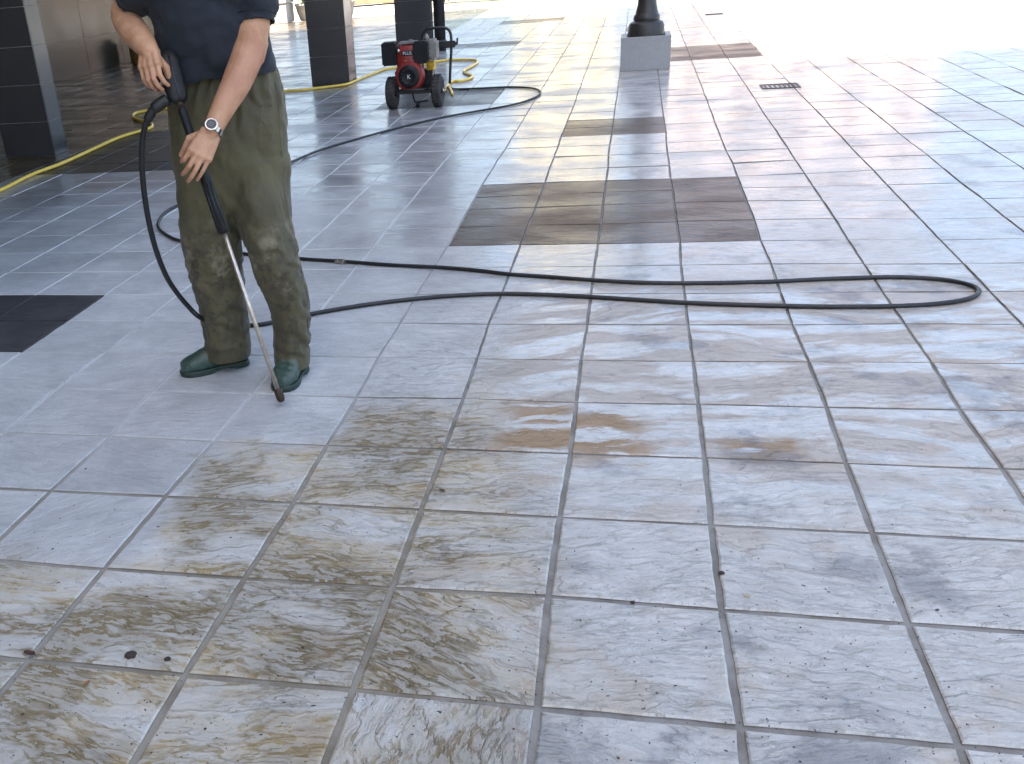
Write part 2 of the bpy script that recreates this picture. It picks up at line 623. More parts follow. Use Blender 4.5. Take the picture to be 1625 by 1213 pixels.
def rubber_boot():
    g = NG('green_rubber')
    tc = g.node('ShaderNodeTexCoord').outputs['Object']
    a = g.noise(tc, 18, 5, .65)
    col = g.mix(g.ss(a, .4, .62), (.034, .066, .052), (.052, .088, .070))
    mud = g.ss(g.noise(g.vmath('ADD', tc, (3, 1, 2)), 13, 6, .7), .48, .66, 0, .62)
    col = g.mix(mud, col, (.17, .15, .10))
    g.set(Base_Color=col, Roughness=g.ss(mud, 0, .6, .38, .75), Normal=g.bump(a, .003))
    return g.m


M['boot'] = rubber_boot()
M['sole'] = simple('dark_green_sole', (.022, .040, .028), .55, scale=30)
M['rubber'] = simple('black_rubber', (.016, .016, .017), .45, scale=20, bump=.001, bscale=90)
M['black_plastic'] = simple('black_plastic', (.010, .010, .011), .5, scale=14, spec=.3)
M['steel'] = simple('brushed_steel', (.62, .58, .52), .3, metal=1.0, scale=40)
M['bronze_rod'] = simple('stained_lance_steel', (.68, .61, .52), .36, metal=.8, scale=60, col2=(.52, .43, .34))
M['nozzle'] = simple('nozzle_brass_dark', (.055, .035, .022), .5, metal=.4, scale=60)
M['yellow'] = simple('yellow_hose_pvc', (.95, .66, .11), .36, scale=12, col2=(.82, .53, .07))
M['ypump'] = simple('yellow_pump_paint', (.72, .42, .02), .4, scale=30)
M['red'] = simple('red_engine_paint', (.28, .022, .018), .4, scale=22, col2=(.15, .015, .012))
M['tyre'] = simple('dusty_tyre', (.050, .042, .038), .8, scale=18, col2=(.022, .02, .02))
M['frame'] = simple('black_frame_paint', (.020, .020, .021), .4, scale=25)
M['greymetal'] = simple('grey_tank_metal', (.24, .22, .195), .45, scale=20)
M['white_print'] = simple('white_print', (.75, .74, .72), .5)
M['glass'] = simple('dark_watch_glass', (.02, .025, .03), .12)
M['hair'] = simple('grey_hair', (.13, .12, .11), .6, scale=60, bump=.004, bscale=200)
M['amber'] = simple('amber_drum_plastic', (.24, .135, .035), .32, scale=6)
M['lid'] = simple('dark_lid', (.03, .025, .02), .5)
M['leaf'] = simple('garden_leaf', (.14, .20, .035), .55, scale=9, col2=(.07, .12, .02))
M['petal'] = simple('pink_petal', (.50, .06, .10), .6)
M['terracotta'] = simple('terracotta', (.42, .22, .13), .8, scale=4)
M['lawn'] = simple('dry_lawn', (.48, .47, .33), .9, scale=1.5, bump=.02, bscale=50)
M['deadleaf'] = simple('dead_leaf', (.11, .040, .022), .7, scale=30, col2=(.05, .02, .014))
M['mud'] = simple('mud_crumb', (.050, .034, .026), .9, scale=60, bump=.003)
M['orange_leaf'] = simple('orange_leaf', (.36, .16, .05), .7, scale=40)
M['straw'] = simple('straw', (.55, .42, .24), .7, scale=40)
M['cream'] = simple('cream_render', (.80, .68, .42), .85, scale=.6)
M['pink'] = simple('pink_render', (.68, .52, .43), .85, scale=.6)
M['pane'] = simple('window_pane', (.03, .035, .045), .08)

# ------------------------------------------------------------------ ground sheets
o = mesh('ground', [(-400, -400, -.06), (400, -400, -.06), (400, 400, -.06), (-400, 400, -.06)], [(0, 1, 2, 3)], M['ground'])
tag(o, kind='structure')
CMIN, CMAX, RMIN, RMAX = -42, 40, -7, 62
o = mesh('mortar_bed', [(CMIN * S, RMIN * S, -.0065), (CMAX * S, RMIN * S, -.0065), (CMAX * S, RMAX * S, -.0065), (CMIN * S, RMAX * S, -.0065)],
         [(0, 1, 2, 3)], M['mortar'])
tag(o, kind='structure')
o = mesh('lawn', [(-7.6, 26.2, -.055), (-1.5, 26.2, -.055), (-1.5, 34, -.055), (-7.6, 34, -.055)], [(0, 1, 2, 3)], M['lawn'])
tag(o, kind='structure')

# ------------------------------------------------------------------ paving: joints measured on the ground
MEAS = {0: {-3: (45, 1047), -2: (293, 1070), -1: (560, 1093), 0: (853, 1123), 1: (1175, 1153)},
        1: {-3: (165, 902), -2: (388, 917), -1: (622, 932), 0: (870, 945), 1: (1145, 967)},
        2: {-4: (80, 778), -3: (262, 787), -2: (465, 797), -1: (668, 808), 0: (888, 820), 1: (1128, 832)},
        3: {-5: (8, 686), -4: (175, 692), -3: (340, 700), -2: (518, 706), -1: (705, 712), 0: (905, 719), 1: (1118, 726)},
        4: {-5: (90, 617), -4: (243, 621), -2: (566, 630), -1: (735, 632), 0: (914, 638), 1: (1108, 641)},
        5: {-2: (600, 567), -1: (757, 569), 0: (922, 571), 1: (1100, 573)},
        6: {-2: (635, 513), -1: (775, 515), 0: (932, 515), 1: (1092, 516)},
        9: {-2: (710, 391), -1: (826, 389), 0: (949, 387), 1: (1079, 385), 2: (1207, 382)},
        10: {0: (954, 356), 1: (1074, 352), 2: (1197, 349)},
        11: {-1: (850, 329), 0: (957, 325), 1: (1070, 322), 2: (1185, 319)},
        13: {-2: (765, 294), -1: (865, 290), 0: (962, 287), 1: (1064, 284), 2: (1170, 280)}}
OFF = {}
for rr_, d_ in MEAS.items():
    for cc_, q in d_.items():
        g_ = gp(*q)
        OFF[(cc_, rr_)] = (g_[0] - cc_ * S, g_[1] - rr_ * S)
crng = np.random.default_rng(5)
colj = {c: crng.normal(0, .004) for c in range(CMIN, CMAX + 2)}
rowj = {r: crng.normal(0, .005) for r in range(RMIN, RMAX + 2)}
jit = {}


def corner(c, r):
    k = (c, r)
    if k not in jit:
        ox = oy = ww = 0.0
        for (a, b), (x, y) in OFF.items():
            d2 = ((a - c) / 1.2) ** 2 + ((b - r) / 1.6) ** 2
            e = math.exp(-d2 * 2.5)
            ox += e * x
            oy += e * y
            ww += e
        if k in OFF:
            x, y = OFF[k]
        else:
            bl = ww / (ww + .12)
            x = bl * ox / (ww + 1e-9) + (1 - bl) * colj[c] + crng.normal(0, .0025)
            y = bl * oy / (ww + 1e-9) + (1 - bl) * rowj[r] + crng.normal(0, .0025)
        jit[k] = np.array([c * S + x, r * S + y])
    return jit[k]


DARK = [(-2, 2, 9, 13), (-11, -6, 5, 7), (-12, -8, 15, 20), (-6, -3, 22, 25), (-1, 1, 17, 19), (0, 4, 29, 33),
        (-6, -3, 48, 50), (-7, -4, 37, 39), (0, 1, 40, 42)]


def tile_kind(c, r):
    for (a, b, d, e) in DARK:
        if a <= c < b and d <= r < e:
            return 1
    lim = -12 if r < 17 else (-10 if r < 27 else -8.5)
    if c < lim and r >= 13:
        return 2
    return 0


def tile_geo(c, r, seg):
    q = [corner(c, r), corner(c + 1, r), corner(c + 1, r + 1), corner(c, r + 1)]
    j = {0: .0078, 1: .0074, 2: .0066, 3: .0056, 4: .0050}.get(r, .0078 if r < 0 else .0036)
    ch = .0052 * j / .0078
    rs = np.random.default_rng((c + 100) * 1000 + r + 50)
    cen = sum(q) / 4
    ins = []
    for i in range(4):
        a, b = q[(i + 1) % 4] - q[i], q[i - 1] - q[i]
        ins.append(q[i] + (a / np.linalg.norm(a) + b / np.linalg.norm(b)) * j)
    outl = []
    for i in range(4):
        a, b = ins[i], ins[(i + 1) % 4]
        nn = np.array([-(b - a)[1], (b - a)[0]])
        nn = nn / np.linalg.norm(nn)
        for s_ in range(seg):
            p = a + (b - a) * s_ / seg
            if s_ and seg > 1:
                p = p + nn * rs.uniform(-.0005, .0024)
            outl.append(p)
    n = len(outl)
    tl = .0022 if r < 7 else .0042
    tx, ty, zo = rs.normal(0, tl), rs.normal(0, tl), rs.normal(0, .0005)
    v, tv = [], []
    th = rs.normal(0, .16) if rs.random() > .10 else rs.normal(.5, .2)
    if -2 <= c <= 1 and 2 <= r <= 4:
        th = rs.normal(.12, .06)
    if (c, r) == (-1, -1):
        th = 1.5
    if (c, r) == (-1, 0):
        th = -.45
    ct, st = math.cos(th), math.sin(th)
    ofs = rs.uniform(-40, 40, 3)
    for lev in range(3):
        for p in outl:
            d = p - cen
            if lev == 0:
                p = p - d / np.linalg.norm(d) * ch
            z = (zo + tx * d[0] + ty * d[1] - (0, .0032, .03)[lev])
            v.append((p[0], p[1], z))
            tv.append((ct * d[0] + st * d[1] + ofs[0], -st * d[0] + ct * d[1] + ofs[1], ofs[2]))
    f = [tuple(range(n))]
    for lev in range(2):
        for k in range(n):
            a, b = lev * n + k, lev * n + (k + 1) % n
            f.append((a, a + n, b + n, b))
    return v, f, tv, rs.random()


def set_attr(me, tv, rn):
    a = me.attributes.new('tuv', 'FLOAT_VECTOR', 'POINT')
    a.data.foreach_set('vector', np.array(tv, dtype=np.float32).ravel())
    b = me.attributes.new('rnd', 'FLOAT', 'POINT')
    b.data.foreach_set('value', np.array(rn, dtype=np.float32))


def project(X):
    d = np.array(X) - CAM
    z = d @ CF
    return PX + FPX * (d @ CR) / z, PY - FPX * (d @ CU) / z, z


tiles = []
for r in range(RMIN, RMAX):
    for c in range(CMIN, CMAX):
        cen = np.array([(c + .5) * S, (r + .5) * S, 0])
        x, y, z = project(cen)
        vis = z > .3 and -170 < x < 1790 and -20 < y < 1400
        # image area of the square
        ar = 0
        if vis:
            P4 = [project((cc * S, rr * S, 0))[:2] for cc, rr in ((c, r), (c + 1, r), (c + 1, r + 1), (c, r + 1))]
            ar = abs(sum(P4[i][0] * P4[(i + 1) % 4][1] - P4[(i + 1) % 4][0] * P4[i][1] for i in range(4))) / 2
        tiles.append((ar, c, r))
tiles.sort(reverse=True)
near = tiles[:300]
paving = empty('paving', (0, 0, 0), 'square riven stone paving slabs, wet and half washed, covering the whole terrace', 'paving')
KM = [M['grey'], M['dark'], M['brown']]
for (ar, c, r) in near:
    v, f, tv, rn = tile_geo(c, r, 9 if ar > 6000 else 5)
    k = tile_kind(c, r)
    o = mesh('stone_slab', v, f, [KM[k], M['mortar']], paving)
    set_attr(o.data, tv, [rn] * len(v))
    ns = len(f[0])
    o.data.polygons.foreach_set('material_index', [0] + [1 if r > 5 and not k else 0] * ns + [0 if k else 1] * ns)  # slab sides in mortar colour: shade in the joints put into the material
V, F, TV, RN, MI = [], [], [], [], []
for (ar, c, r) in tiles[300:]:
    v, f, tv, rn = tile_geo(c, r, 1)
    b = len(V)
    V += v
    F += [tuple(b + i for i in q) for q in f]
    TV += tv
    RN += [rn] * len(v)
    MI += [tile_kind(c, r)] + [tile_kind(c, r) or 3] * (len(f) - 1)  # sides in mortar colour here too, standing in for joint shade
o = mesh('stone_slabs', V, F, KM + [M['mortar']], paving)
set_attr(o.data, TV, RN)
o.data.polygons.foreach_set('material_index', MI)
tag(o, kind='stuff')

# ------------------------------------------------------------------ arcade building whose shade covers the terrace
arc = empty('arcade_building', (-8, 0, 0), 'rendered upper storeys of the arcade carried on granite pillars beside the terrace', 'building')
arc_p = lambda n, c, d, m: MB().box(np.array(c) - np.array((-8, 0, 0)), d).build(n, m, arc)
arc_p('upper_wall', (-8.4, -3.9, 7.03), (11.6, 42.4, 7.46), M['stucco'])
arc_p('soffit', (-8.4, -3.9, 3.2), (11.6, 42.4, .2), M['soffit'])
arc_p('shade_block', (-4.6, -11.3, 16.4), (4.0, 27.6, 11.3), M['stucco'])  # unseen block, added to shade the right side of the terrace
arc_p('back_wall', (-14.1, -3.9, 1.55), (.2, 42.4, 3.1), M['stucco'])


def clad(name, x0, x1, y0, y1, h, course, first, label, cat, group, mat, vert=None, fl=None):
    """core of pale joint mortar, thin polished panels proud of it"""
    root = empty(name, ((x0 + x1) / 2, (y0 + y1) / 2, 0), label, cat, group)
    ox, oy = (x0 + x1) / 2, (y0 + y1) / 2
    MB().box((0, 0, h / 2), (x1 - x0 - .02, y1 - y0 - .02, h)).build('core', M['joint'], root)
    zs = [0, first]
    while zs[-1] < h - .05:
        zs.append(min(zs[-1] + course, h))
    j = .0028
    t = .012

    def panel(cx, cy, dx, dy, za, zb):
        MB().box((cx, cy, (za + zb) / 2), (dx, dy, zb - za - 2 * j), .0015).build('panel', mat, root)
    nx = vert or 1
    for za, zb in zip(zs[:-1], zs[1:]):
        if vert:
            L = (y1 - y0) / nx
            for k in range(nx):
                panel((x1 - x0) / 2 - t / 2, y0 - oy + (k + .5) * L, t, L - 2 * j, za, zb)
            panel(0, -(y1 - y0) / 2 + t / 2, x1 - x0 - 2 * t - 2 * j, t, za, zb)
        else:
            panel(0, -(y1 - y0) / 2 + t / 2, x1 - x0, t, za, zb)
            panel(0, (y1 - y0) / 2 - t / 2, x1 - x0, t, za, zb)
            panel((x1 - x0) / 2 - t / 2, 0, t, y1 - y0 - 2 * t - 2 * j, za, zb)
            panel(-(x1 - x0) / 2 + t / 2, 0, t, y1 - y0 - 2 * t - 2 * j, za, zb)
    return root


PG = 'granite clad arcade pillars'
clad('granite_pillar', -5.47, -4.965, 6.88, 7.13, 3.098, .318, .30, 'nearest dark granite pillar at the left edge, pale side face beside it', 'pillar', PG, M['granite'])
clad('granite_pillar', -3.725, -3.243, 11.06, 11.42, 3.098, .315, .337, 'dark granite pillar standing alone behind the yellow hose, right of the man', 'pillar', PG, M['granite'])
clad('granite_pillar', -3.34, -2.80, 14.33, 14.50, 3.098, .29, .455, 'dark granite pillar directly behind the red pressure washer', 'pillar', PG, M['granite'])
clad('granite_wall', -8.9, -8.5, 10.6, 18.2, 3.098, .62, .55, 'polished brown granite wall deep inside the arcade, behind the left pillar', 'wall', None, M['granite_wall'], vert=6)

dp = empty('downpipe', (-2.74, 14.72, 0), 'dark round iron downpipe close behind the pillar that backs the red washer', 'downpipe')
MB().tube([(0, 0, .002), (0, 0, 3.09)], .085, 22).build('pipe', M['iron'], dp, True)
for z_ in (.05, .80, 1.9):
    MB().lathe([(.085, -.05), (.098, -.04), (.10, 0), (.098, .04), (.085, .05)], c=(0, 0, z_ + .06), n=22).build('collar', M['iron'], dp, True)

# buildings across the square that only show as warm reflections in the wet slabs
def block(name, x0, x1, y, h, mat, label, cols, rows):
    root = empty(name, ((x0 + x1) / 2, y, 0), label, 'building')
    MB().box((0, 4, h / 2 - .03), (x1 - x0, 8, h)).build('wall', mat, root)
    for i in range(cols):
        for k in range(rows):
            x = -(x1 - x0) / 2 + (i + .5) * (x1 - x0) / cols
            z = (k + .55) * h / rows
            f_ = MB().box((x, -.03, z), (1.0, .08, 1.5)).build('window', M['concrete'], root)
            MB().box((x, -.08, z), (.84, .03, 1.34)).build('pane', M['pane'], f_)
    MB().box((0, 4, h + .1), (x1 - x0 + .5, 8.5, .25)).build('cornice', M['concrete'], root)


block('cream_building', -5.4, -0.9, 50, 14.5, M['cream'], 'sunlit cream building across the square, mirrored as gold in the wet slabs', 3, 4)
block('pink_building', 1.5, 13, 50, 10.0, M['pink'], 'sunlit pink building across the square, mirrored as rose in the wet slabs', 5, 3)

# ------------------------------------------------------------------ lamp post on plinth
lp = empty('lamp_post', (.262, 11.14, 0), 'black iron lamp post with a flared base standing on a grey granite block', 'lamp post')
pw = .545
pl = MB()
for cx, cy, dx, dy in ((0, -pw / 2 + .03, pw, .06), (0, pw / 2 - .03, pw, .06), (-pw / 2 + .03, 0, .06, pw - .124), (pw / 2 - .03, 0, .06, pw - .124)):
    pl.box((cx, cy, .176), (dx, dy, .352), .004)
rim = pl.build('plinth', M['plinth'], lp)
MB().box((0, 0, .165), (pw - .124, pw - .124, .33)).build('plinth_fill', M['concrete'], lp)
prof = [(.205, .33), (.205, .36), (.200, .40), (.195, .455), (.180, .485), (.150, .497), (.140, .505), (.146, .52), (.143, .55), (.125, .575), (.120, .60),
        (.112, .63), (.104, .68), (.097, .76), (.092, .90), (.086, 1.1), (.080, 1.14), (.088, 1.16), (.088, 1.2), (.07, 1.24), (.055, 1.6), (.045, 3.4), (.07, 3.45), (.07, 3.5), (.03, 3.55)]
MB().lathe(prof).build('column', M['iron'], lp, bycut=True)
MB().lathe([(.05, 3.55), (.16, 3.62), (.2, 3.95), (.12, 4.02), (.03, 4.15)]).build('lantern', M['glass'], lp, bycut=True)

# ------------------------------------------------------------------ garden edge in the sun
def foliage(name, mat, parent, c, rad, n, leaf, seed, flat=.5):
    rs = np.random.default_rng(seed)
    m = MB()
    for _ in range(n):
        d = rs.normal(size=3)
        d /= np.linalg.norm(d)
        p = np.array(c) + d * np.array(rad) * rs.uniform(.35, 1) ** .6
        a = rs.normal(size=3)
        a /= np.linalg.norm(a)
        b = np.cross(a, rs.normal(size=3))
        b /= np.linalg.norm(b)
        L = leaf * rs.uniform(.6, 1.3)
        m.add([p - a * L, p + b * L * .35, p + a * L, p - b * L * .35], [(0, 1, 2, 3)])
    return m.build(name, mat, parent)


pb = empty('planter_box', (-8.75, 24.75, 0), 'tall pale concrete planter box in the sun, left of the flower pot', 'planter')
MB().box((0, 0, .22), (.95, .6, .44), .01).box((0, 0, .50), (.99, .64, .10), .01).build('base', M['concrete'], pb)
MB().box((0, 0, .72), (.92, .58, .34), .01).build('box', M['concrete'], pb)
MB().box((0, 0, .93), (1.0, .66, .08), .01).build('cap', M['concrete'], pb)
for i, (x, y, lab) in enumerate(((-7.95, 25.0, 'round pale pot with spiky leaves and pink flowers beside the tall planter box'),
                                 (-6.72, 24.2, 'round pale pot of green leaves just right of the middle pillar'))):
    fp = empty('flower_pot', (x, y, 0), lab, 'flower pot', 'potted plants in the sun beyond the arcade')
    MB().lathe([(.14, 0), (.16, .02), (.22, .2), (.25, .34), (.27, .36), (.27, .40), (.23, .40), (.22, .34)]).build('pot', M['concrete'], fp, bycut=True)
    m = MB()
    rs = np.random.default_rng(40 + i)
    for k in range(46):
        a = rs.uniform(0, 6.28)
        e = rs.uniform(.25, 1.2)
        d = np.array([math.cos(a) * math.cos(e), math.sin(a) * math.cos(e), math.sin(e)])
        s_ = np.array([-math.sin(a), math.cos(a), 0]) * .022
        L = rs.uniform(.3, .55)
        b0 = np.array([0, 0, .36]) + d * .05
        tip = b0 + d * L + np.array([0, 0, -.12 * L])
        mid_ = b0 + d * L * .55
        m.add([b0 - s_ * .5, b0 + s_ * .5, mid_ + s_, mid_ - s_, tip], [(0, 1, 2, 3), (3, 2, 4)])
    m.build('leaves', M['leaf'], fp)
    if i == 0:
        foliage('flowers', M['petal'], fp, (.12, -.1, .48), (.2, .15, .1), 40, .05, 3)
tb = empty('raised_bed', (-7.7, 31.6, 0), 'low terracotta raised bed behind the pale ground past the middle pillar', 'raised bed')
MB().box((0, 0, .2), (4.4, 1.0, .4), .02).build('edging', M['terracotta'], tb)
foliage('plants', M['leaf'], tb, (0, 0, .5), (2.0, .4, .25), 700, .08, 9)
for i, (x, y, wd, lab) in enumerate(((-5.05, 29.4, .9, 'leftmost low green bush at the top edge, next to the pillar behind the washer'),
                                     (-3.55, 29.0, 1.05, 'low green bush at the top edge, right of the leftmost bush'))):
    bu = empty('bush', (x, y, 0), lab, 'bush', 'low bushes along the sunny lawn')
    foliage('crown', M['leaf'], bu, (0, 0, .4), (wd, .5, .38), 1500, .07, 60 + i)
    st_ = MB()
    for k in range(5):
        st_.tube([(.1 * (k - 2), 0, -.02), (.18 * (k - 2), .05, .3)], .015, 6)
    st_.build('stem', M['iron'], bu)

# small metal covers let into the slabs
dg_ = empty('drain_grate', (1.49, 9.06, .001), 'small rusty drain grate in the slabs right of the dark pair of slabs', 'drain grate')
m = MB().box((0, -.14, .002), (.34, .02, .006)).box((0, .14, .002), (.34, .02, .006)).box((-.16, 0, .002), (.02, .258, .006)).box((.16, 0, .002), (.02, .258, .006))
m.build('rim', M['nozzle'], dg_)
for k in range(7):
    MB().box((-.126 + .042 * k, 0, .0015), (.02, .256, .005)).build('bar', M['nozzle'], dg_)
ds = MB().box((0, 0, .004), (.30, .09, .008), .002).box((0, 0, .010), (.26, .03, .006), .001).build('slot_drain', M['iron'])
ds.location = (1.45, 18.25, .001)
tag(ds, 'short dark slot drain in the pale slabs at the sunny far right', 'drain')

# ------------------------------------------------------------------ hoses
def lay(pts, rad, lift=0.001):
    return [np.array([*gp(x, y)[:2], rad + lift]) if len(q) == 2 else np.array([*gp(x, y, q[2])[:2], q[2]])
            for q in pts for x, y in [q[:2]]]


YR = .0155
yh = empty('water_hose', (-4, 8, 0), 'yellow garden hose trailing from the left edge past the pillars to the pressure washer', 'hose')
yo = np.array([-4, 8, 0])
ypts = lay([(-60, 328), (0, 306), (50, 281), (100, 262), (150, 239), (190, 221), (222, 211), (240, 205), (240, 199), (226, 195), (212, 189), (216, 182),
            (240, 177), (262, 174), (330, 164), (435, 149), (480, 145), (520, 140.5), (540, 138), (553, 135.5), (566, 130), (580, 124), (595, 118)], YR)
ypts += [np.array([-3.0, 12.1 - 2.2, .03])] if False else []
ypts += lay([(612, 112), (640, 108), (672, 104), (705, 98), (735, 97), (755, 98), (757, 102), (748, 108), (736, 115), (740, 119), (750, 123), (744, 128), (730, 131), (714, 134)], YR)
pump_end = np.array([-1.86, 9.02, .345])
ypts += [np.array([-1.80, 9.13, .04]), np.array([-1.83, 9.10, .16]), np.array([-1.875, 9.07, .275])]
v, f = sweep([p - yo for p in catmull(ypts, 8)], YR, 10)
mesh('tube', v, f, M['yellow'], yh, True)
MB().tube([p - yo for p in catmull(lay([(712, 139), (716, 146), (718, 152)], .014), 5)], .014, 8).build('offcut_end', M['yellow'], yh, True)

HR = .0098
ho = np.array([-1.0, 3, 0])
hose = empty('pressure_hose', tuple(ho), 'long black high pressure hose looping over the slabs from the washer to the spray gun', 'hose')
hp = [np.array([-1.88, 9.02, .27]), np.array([-1.80, 9.06, .12])]
hp += lay([(712, 139), (722, 143), (760, 142), (810, 140), (845, 142), (858, 148), (848, 157), (815, 168), (760, 178), (700, 189), (640, 203), (570, 222), (510, 240), (457, 262),
           (400, 285), (340, 307), (290, 326), (264, 339), (252, 355), (255, 368), (272, 380), (290, 386), (340, 399), (395, 407), (440, 411), (490, 415), (540, 418), (620, 424), (700, 428),
           (760, 433), (810, 439), (870, 443), (950, 449), (1040, 453), (1130, 453), (1221, 451), (1330, 446), (1430, 444), (1510, 450), (1552, 464), (1530, 480), (1450, 489), (1330, 491), (1221, 489),
           (1100, 485), (1000, 479), (900, 473), (800, 470), (720, 473), (650, 479), (570, 489), (495, 502), (440, 514), (402, 520), (360, 518)], HR)
gun_in = at(266, 158, .27)
air = [at(324, 507, -.05), at(300, 488, .02), at(268, 446, .10), at(247, 395, .16), at(233, 335, .2), at(226, 275, .23), at(226, 225, .25), at(234, 190, .265), at(250, 168, .27), gun_in]
hp += air
cm = catmull(hp, 8)
v, f = sweep([p - ho for p in cm], HR, 10)
mesh('tube', v, f, M['rubber'], hose, True)
j0, j1 = gp(533, 418), gp(549, 419.5)
j0[2] = j1[2] = .0125
dj = (j1 - j0) / 5
MB().tube([j0 + dj * k - ho for k in (0, .8, .81, 1.6, 1.61, 3.4, 3.41, 4.2, 4.21, 5)], [.0125, .0125, .015, .015, .0125, .0125, .0155, .0155, .0125, .0125], 12).build('coupling', M['steel'], hose, bycut=True)
MB().tube([p - ho for p in catmull([at(234, 190, .265), at(241, 178, .268), at(250, 168, .27), gun_in], 5)], [.015] * 8 + [.019] * 8, 12).build('strain_relief', M['rubber'], hose, True)

# ------------------------------------------------------------------ spray gun and lance
tip = gp(447, 637, .018)
g0 = at(266, 92, .20)      # rear of the gun body
g1 = at(284, 160, .27)     # muzzle
lw = empty('pressure_lance', tuple(gp(447, 639)), 'black spray gun with a long thin steel lance held by the man', 'spray lance')
lo = np.array(gp(447, 639))
a1 = at(300, 205, .31)
grip0 = at(322, 262, .335)
grip1 = at(357, 361, .345)
tube_ = lambda pts, r, n=14: MB().tube([np.array(p) - lo for p in pts], r, n)
axis = (tip - g1) / np.linalg.norm(tip - g1)
along = lambda t: g1 + (tip - g1) * t
Ltot = np.linalg.norm(tip - g1)
tube_([along(.41), along(.965)], .0078, 12).build('rod', M['bronze_rod'], lw, True)
nz = tube_([along(.955), along(.96), along(.965), along(.99), along(1.0)], [.009, .0135, .0155, .0155, .011], 14).build('nozzle', M['nozzle'], lw, bycut=True)
sl = tube_([along(.02), along(.03), along(.11), along(.115), along(.14), along(.145), along(.21)], [.011, .0145, .0145, .018, .018, .0145, .0145]).build('sleeve', M['black_plastic'], lw, bycut=True)
gr = [along(.205), along(.21), along(.23), along(.38), along(.405), along(.412)]
tube_(gr, [.012, .018, .0195, .0205, .0215, .017]).build('handgrip', M['black_plastic'], lw, bycut=True)
rib = MB()
sx = np.cross(axis, NB)
sx /= np.linalg.norm(sx)
for k in (-1, 0, 1):
    off = (sx * math.sin(k * .6) - NB * math.cos(k * .6)) * .0205
    rib.tube([along(.25) + off - lo, along(.385) + off - lo], .0028, 6)
rib.build('grip_rib', M['frame'], lw, True)
tube_([along(-.005), along(.02)], .0125).build('coupling', M['nozzle'], lw, True)
# gun body: tapering block from rear to muzzle
ga = (g1 - g0) / np.linalg.norm(g1 - g0)
gs = np.cross(ga, NB)
gs /= np.linalg.norm(gs)
gn = np.cross(gs, ga)
rings = []
Lg = np.linalg.norm(g1 - g0)
for t, a_, b_, so in ((-.14, .016, .012, 0), (-.12, .026, .019, 0), (.1, .034, .021, 0), (.45, .037, .022, -.002), (.7, .035, .022, -.002), (.85, .033, .021, 0), (.97, .029, .02, 0), (1.04, .020, .016, 0), (1.06, .012, .012, 0)):
    rings.append((g0 + ga * Lg * t + gs * so - lo, gs, gn, a_, b_))
v, f = loft(rings, 24, 3.2)
mesh('gun_body', v, f, M['black_plastic'], lw, True)
seam = MB()
seam.tube([g0 + ga * Lg * t + gs * .006 - gn * .0 - NB * .0225 - lo for t in (-.05, .3, .6, .95)], .0035, 6)
seam.build('seam_rib', M['frame'], lw, True)
# guard loop behind the fingers, towards image left and below
side = gs if (gs @ EB) < 0 else -gs
hg = [at(250, 96, .16), at(236, 90, .14), at(227, 104, .14), at(231, 128, .15), at(240, 138, .17), at(262, 140, .20), at(272, 134, .22)]
tube_(catmull(hg, 5), .0095, 10).build('trigger_guard', M['black_plastic'], lw, True)
tube_(catmull([at(262, 92, .17), at(246, 100, .165), at(242, 116, .17), at(252, 128, .19)], 5), .012, 10).build('handle', M['black_plastic'], lw, True)

# ------------------------------------------------------------------ the man
man_o = np.array([*((gp(345, 590) + gp(460, 605)) / 2)[:2], 0])
man = empty('person', tuple(man_o), 'man in navy polo shirt, olive trousers and green boots washing the slabs with a lance', 'person')


def rows(tab, cap_in=None):                           # (y, xL, xR, depth half, off)
    out = []
    for (y, xl, xr, b, off) in tab:
        p0, p1 = at(xl, y, off), at(xr, y, off)
        c = (p0 + p1) / 2
        out.append((c - man_o, EB, NB, np.linalg.norm(p1 - p0) / 2, b))
    return out


def hem_in(rings, first=True, t=.014, up=.05):        # turn the hem inwards so the leg ends in an open hem
    c, e1, e2, a, b = rings[0]
    inner = [(c + np.array([0, 0, up]), e1, e2, a - t, b - t), (c, e1, e2, a - t, b - t)]
    return inner + rings


legA = rows([(566, 324, 399, .098, -.085), (548, 325, 399, .10, -.085), (530, 326, 398, .098, -.08), (505, 320, 395, .102, -.075), (474, 311, 390, .108, -.065), (430, 300, 385, .115, -.045),
             (383, 289, 383, .120, -.03), (345, 281, 384, .125, -.01), (300, 275, 376, .13, 0), (250, 270, 366, .125, .0)])
legB = rows([(580, 436, 492, .090, .085), (560, 434, 492, .095, .085), (540, 434, 491, .096, .085), (505, 431, 491, .102, .09), (478, 427, 487, .106, .10), (450, 413, 483, .112, .115), (420, 401, 478, .115, .12),
             (385, 388, 470, .118, .11), (350, 374, 463, .122, .09), (300, 362, 459, .125, .07), (250, 355, 457, .125, .04)])
hips = rows([(340, 330, 420, .05, .04), (320, 300, 440, .10, .03), (290, 277, 456, .130, .02), (250, 270, 456, .138, .02), (200, 266, 455, .142, .02), (165, 264, 452, .142, .02), (140, 266, 446, .138, .025), (122, 272, 440, .130, .03), (108, 276, 436, .124, .03), (95, 280, 432, .11, .03)])
mb = MB()
for rg in (hem_in(legA), hem_in(legB)):
    mb.add(*loft(rg, 40, 2.1))
mb.add(*loft(hips, 44, 2.3))


def leg_axis(tab):
    zs = np.array([q[0][2] for q in tab])
    xy = np.array([q[0][:2] for q in tab])
    i = np.argsort(zs)
    return zs[i], xy[i]


zA, cA = leg_axis(legA)
zB, cB = leg_axis(legB)
zH, cH = leg_axis(hips)
sstep = lambda x, a, b: (lambda t: t * t * (3 - 2 * t))(np.clip((x - a) / (b - a), 0, 1))


def fbm(co, s, seed=0.0, oct=3):
    return np.array([mnoise.fractal(Vector((q[0] * s + seed, q[1] * s, q[2] * s)), 1.0, 2.0, oct) for q in co])


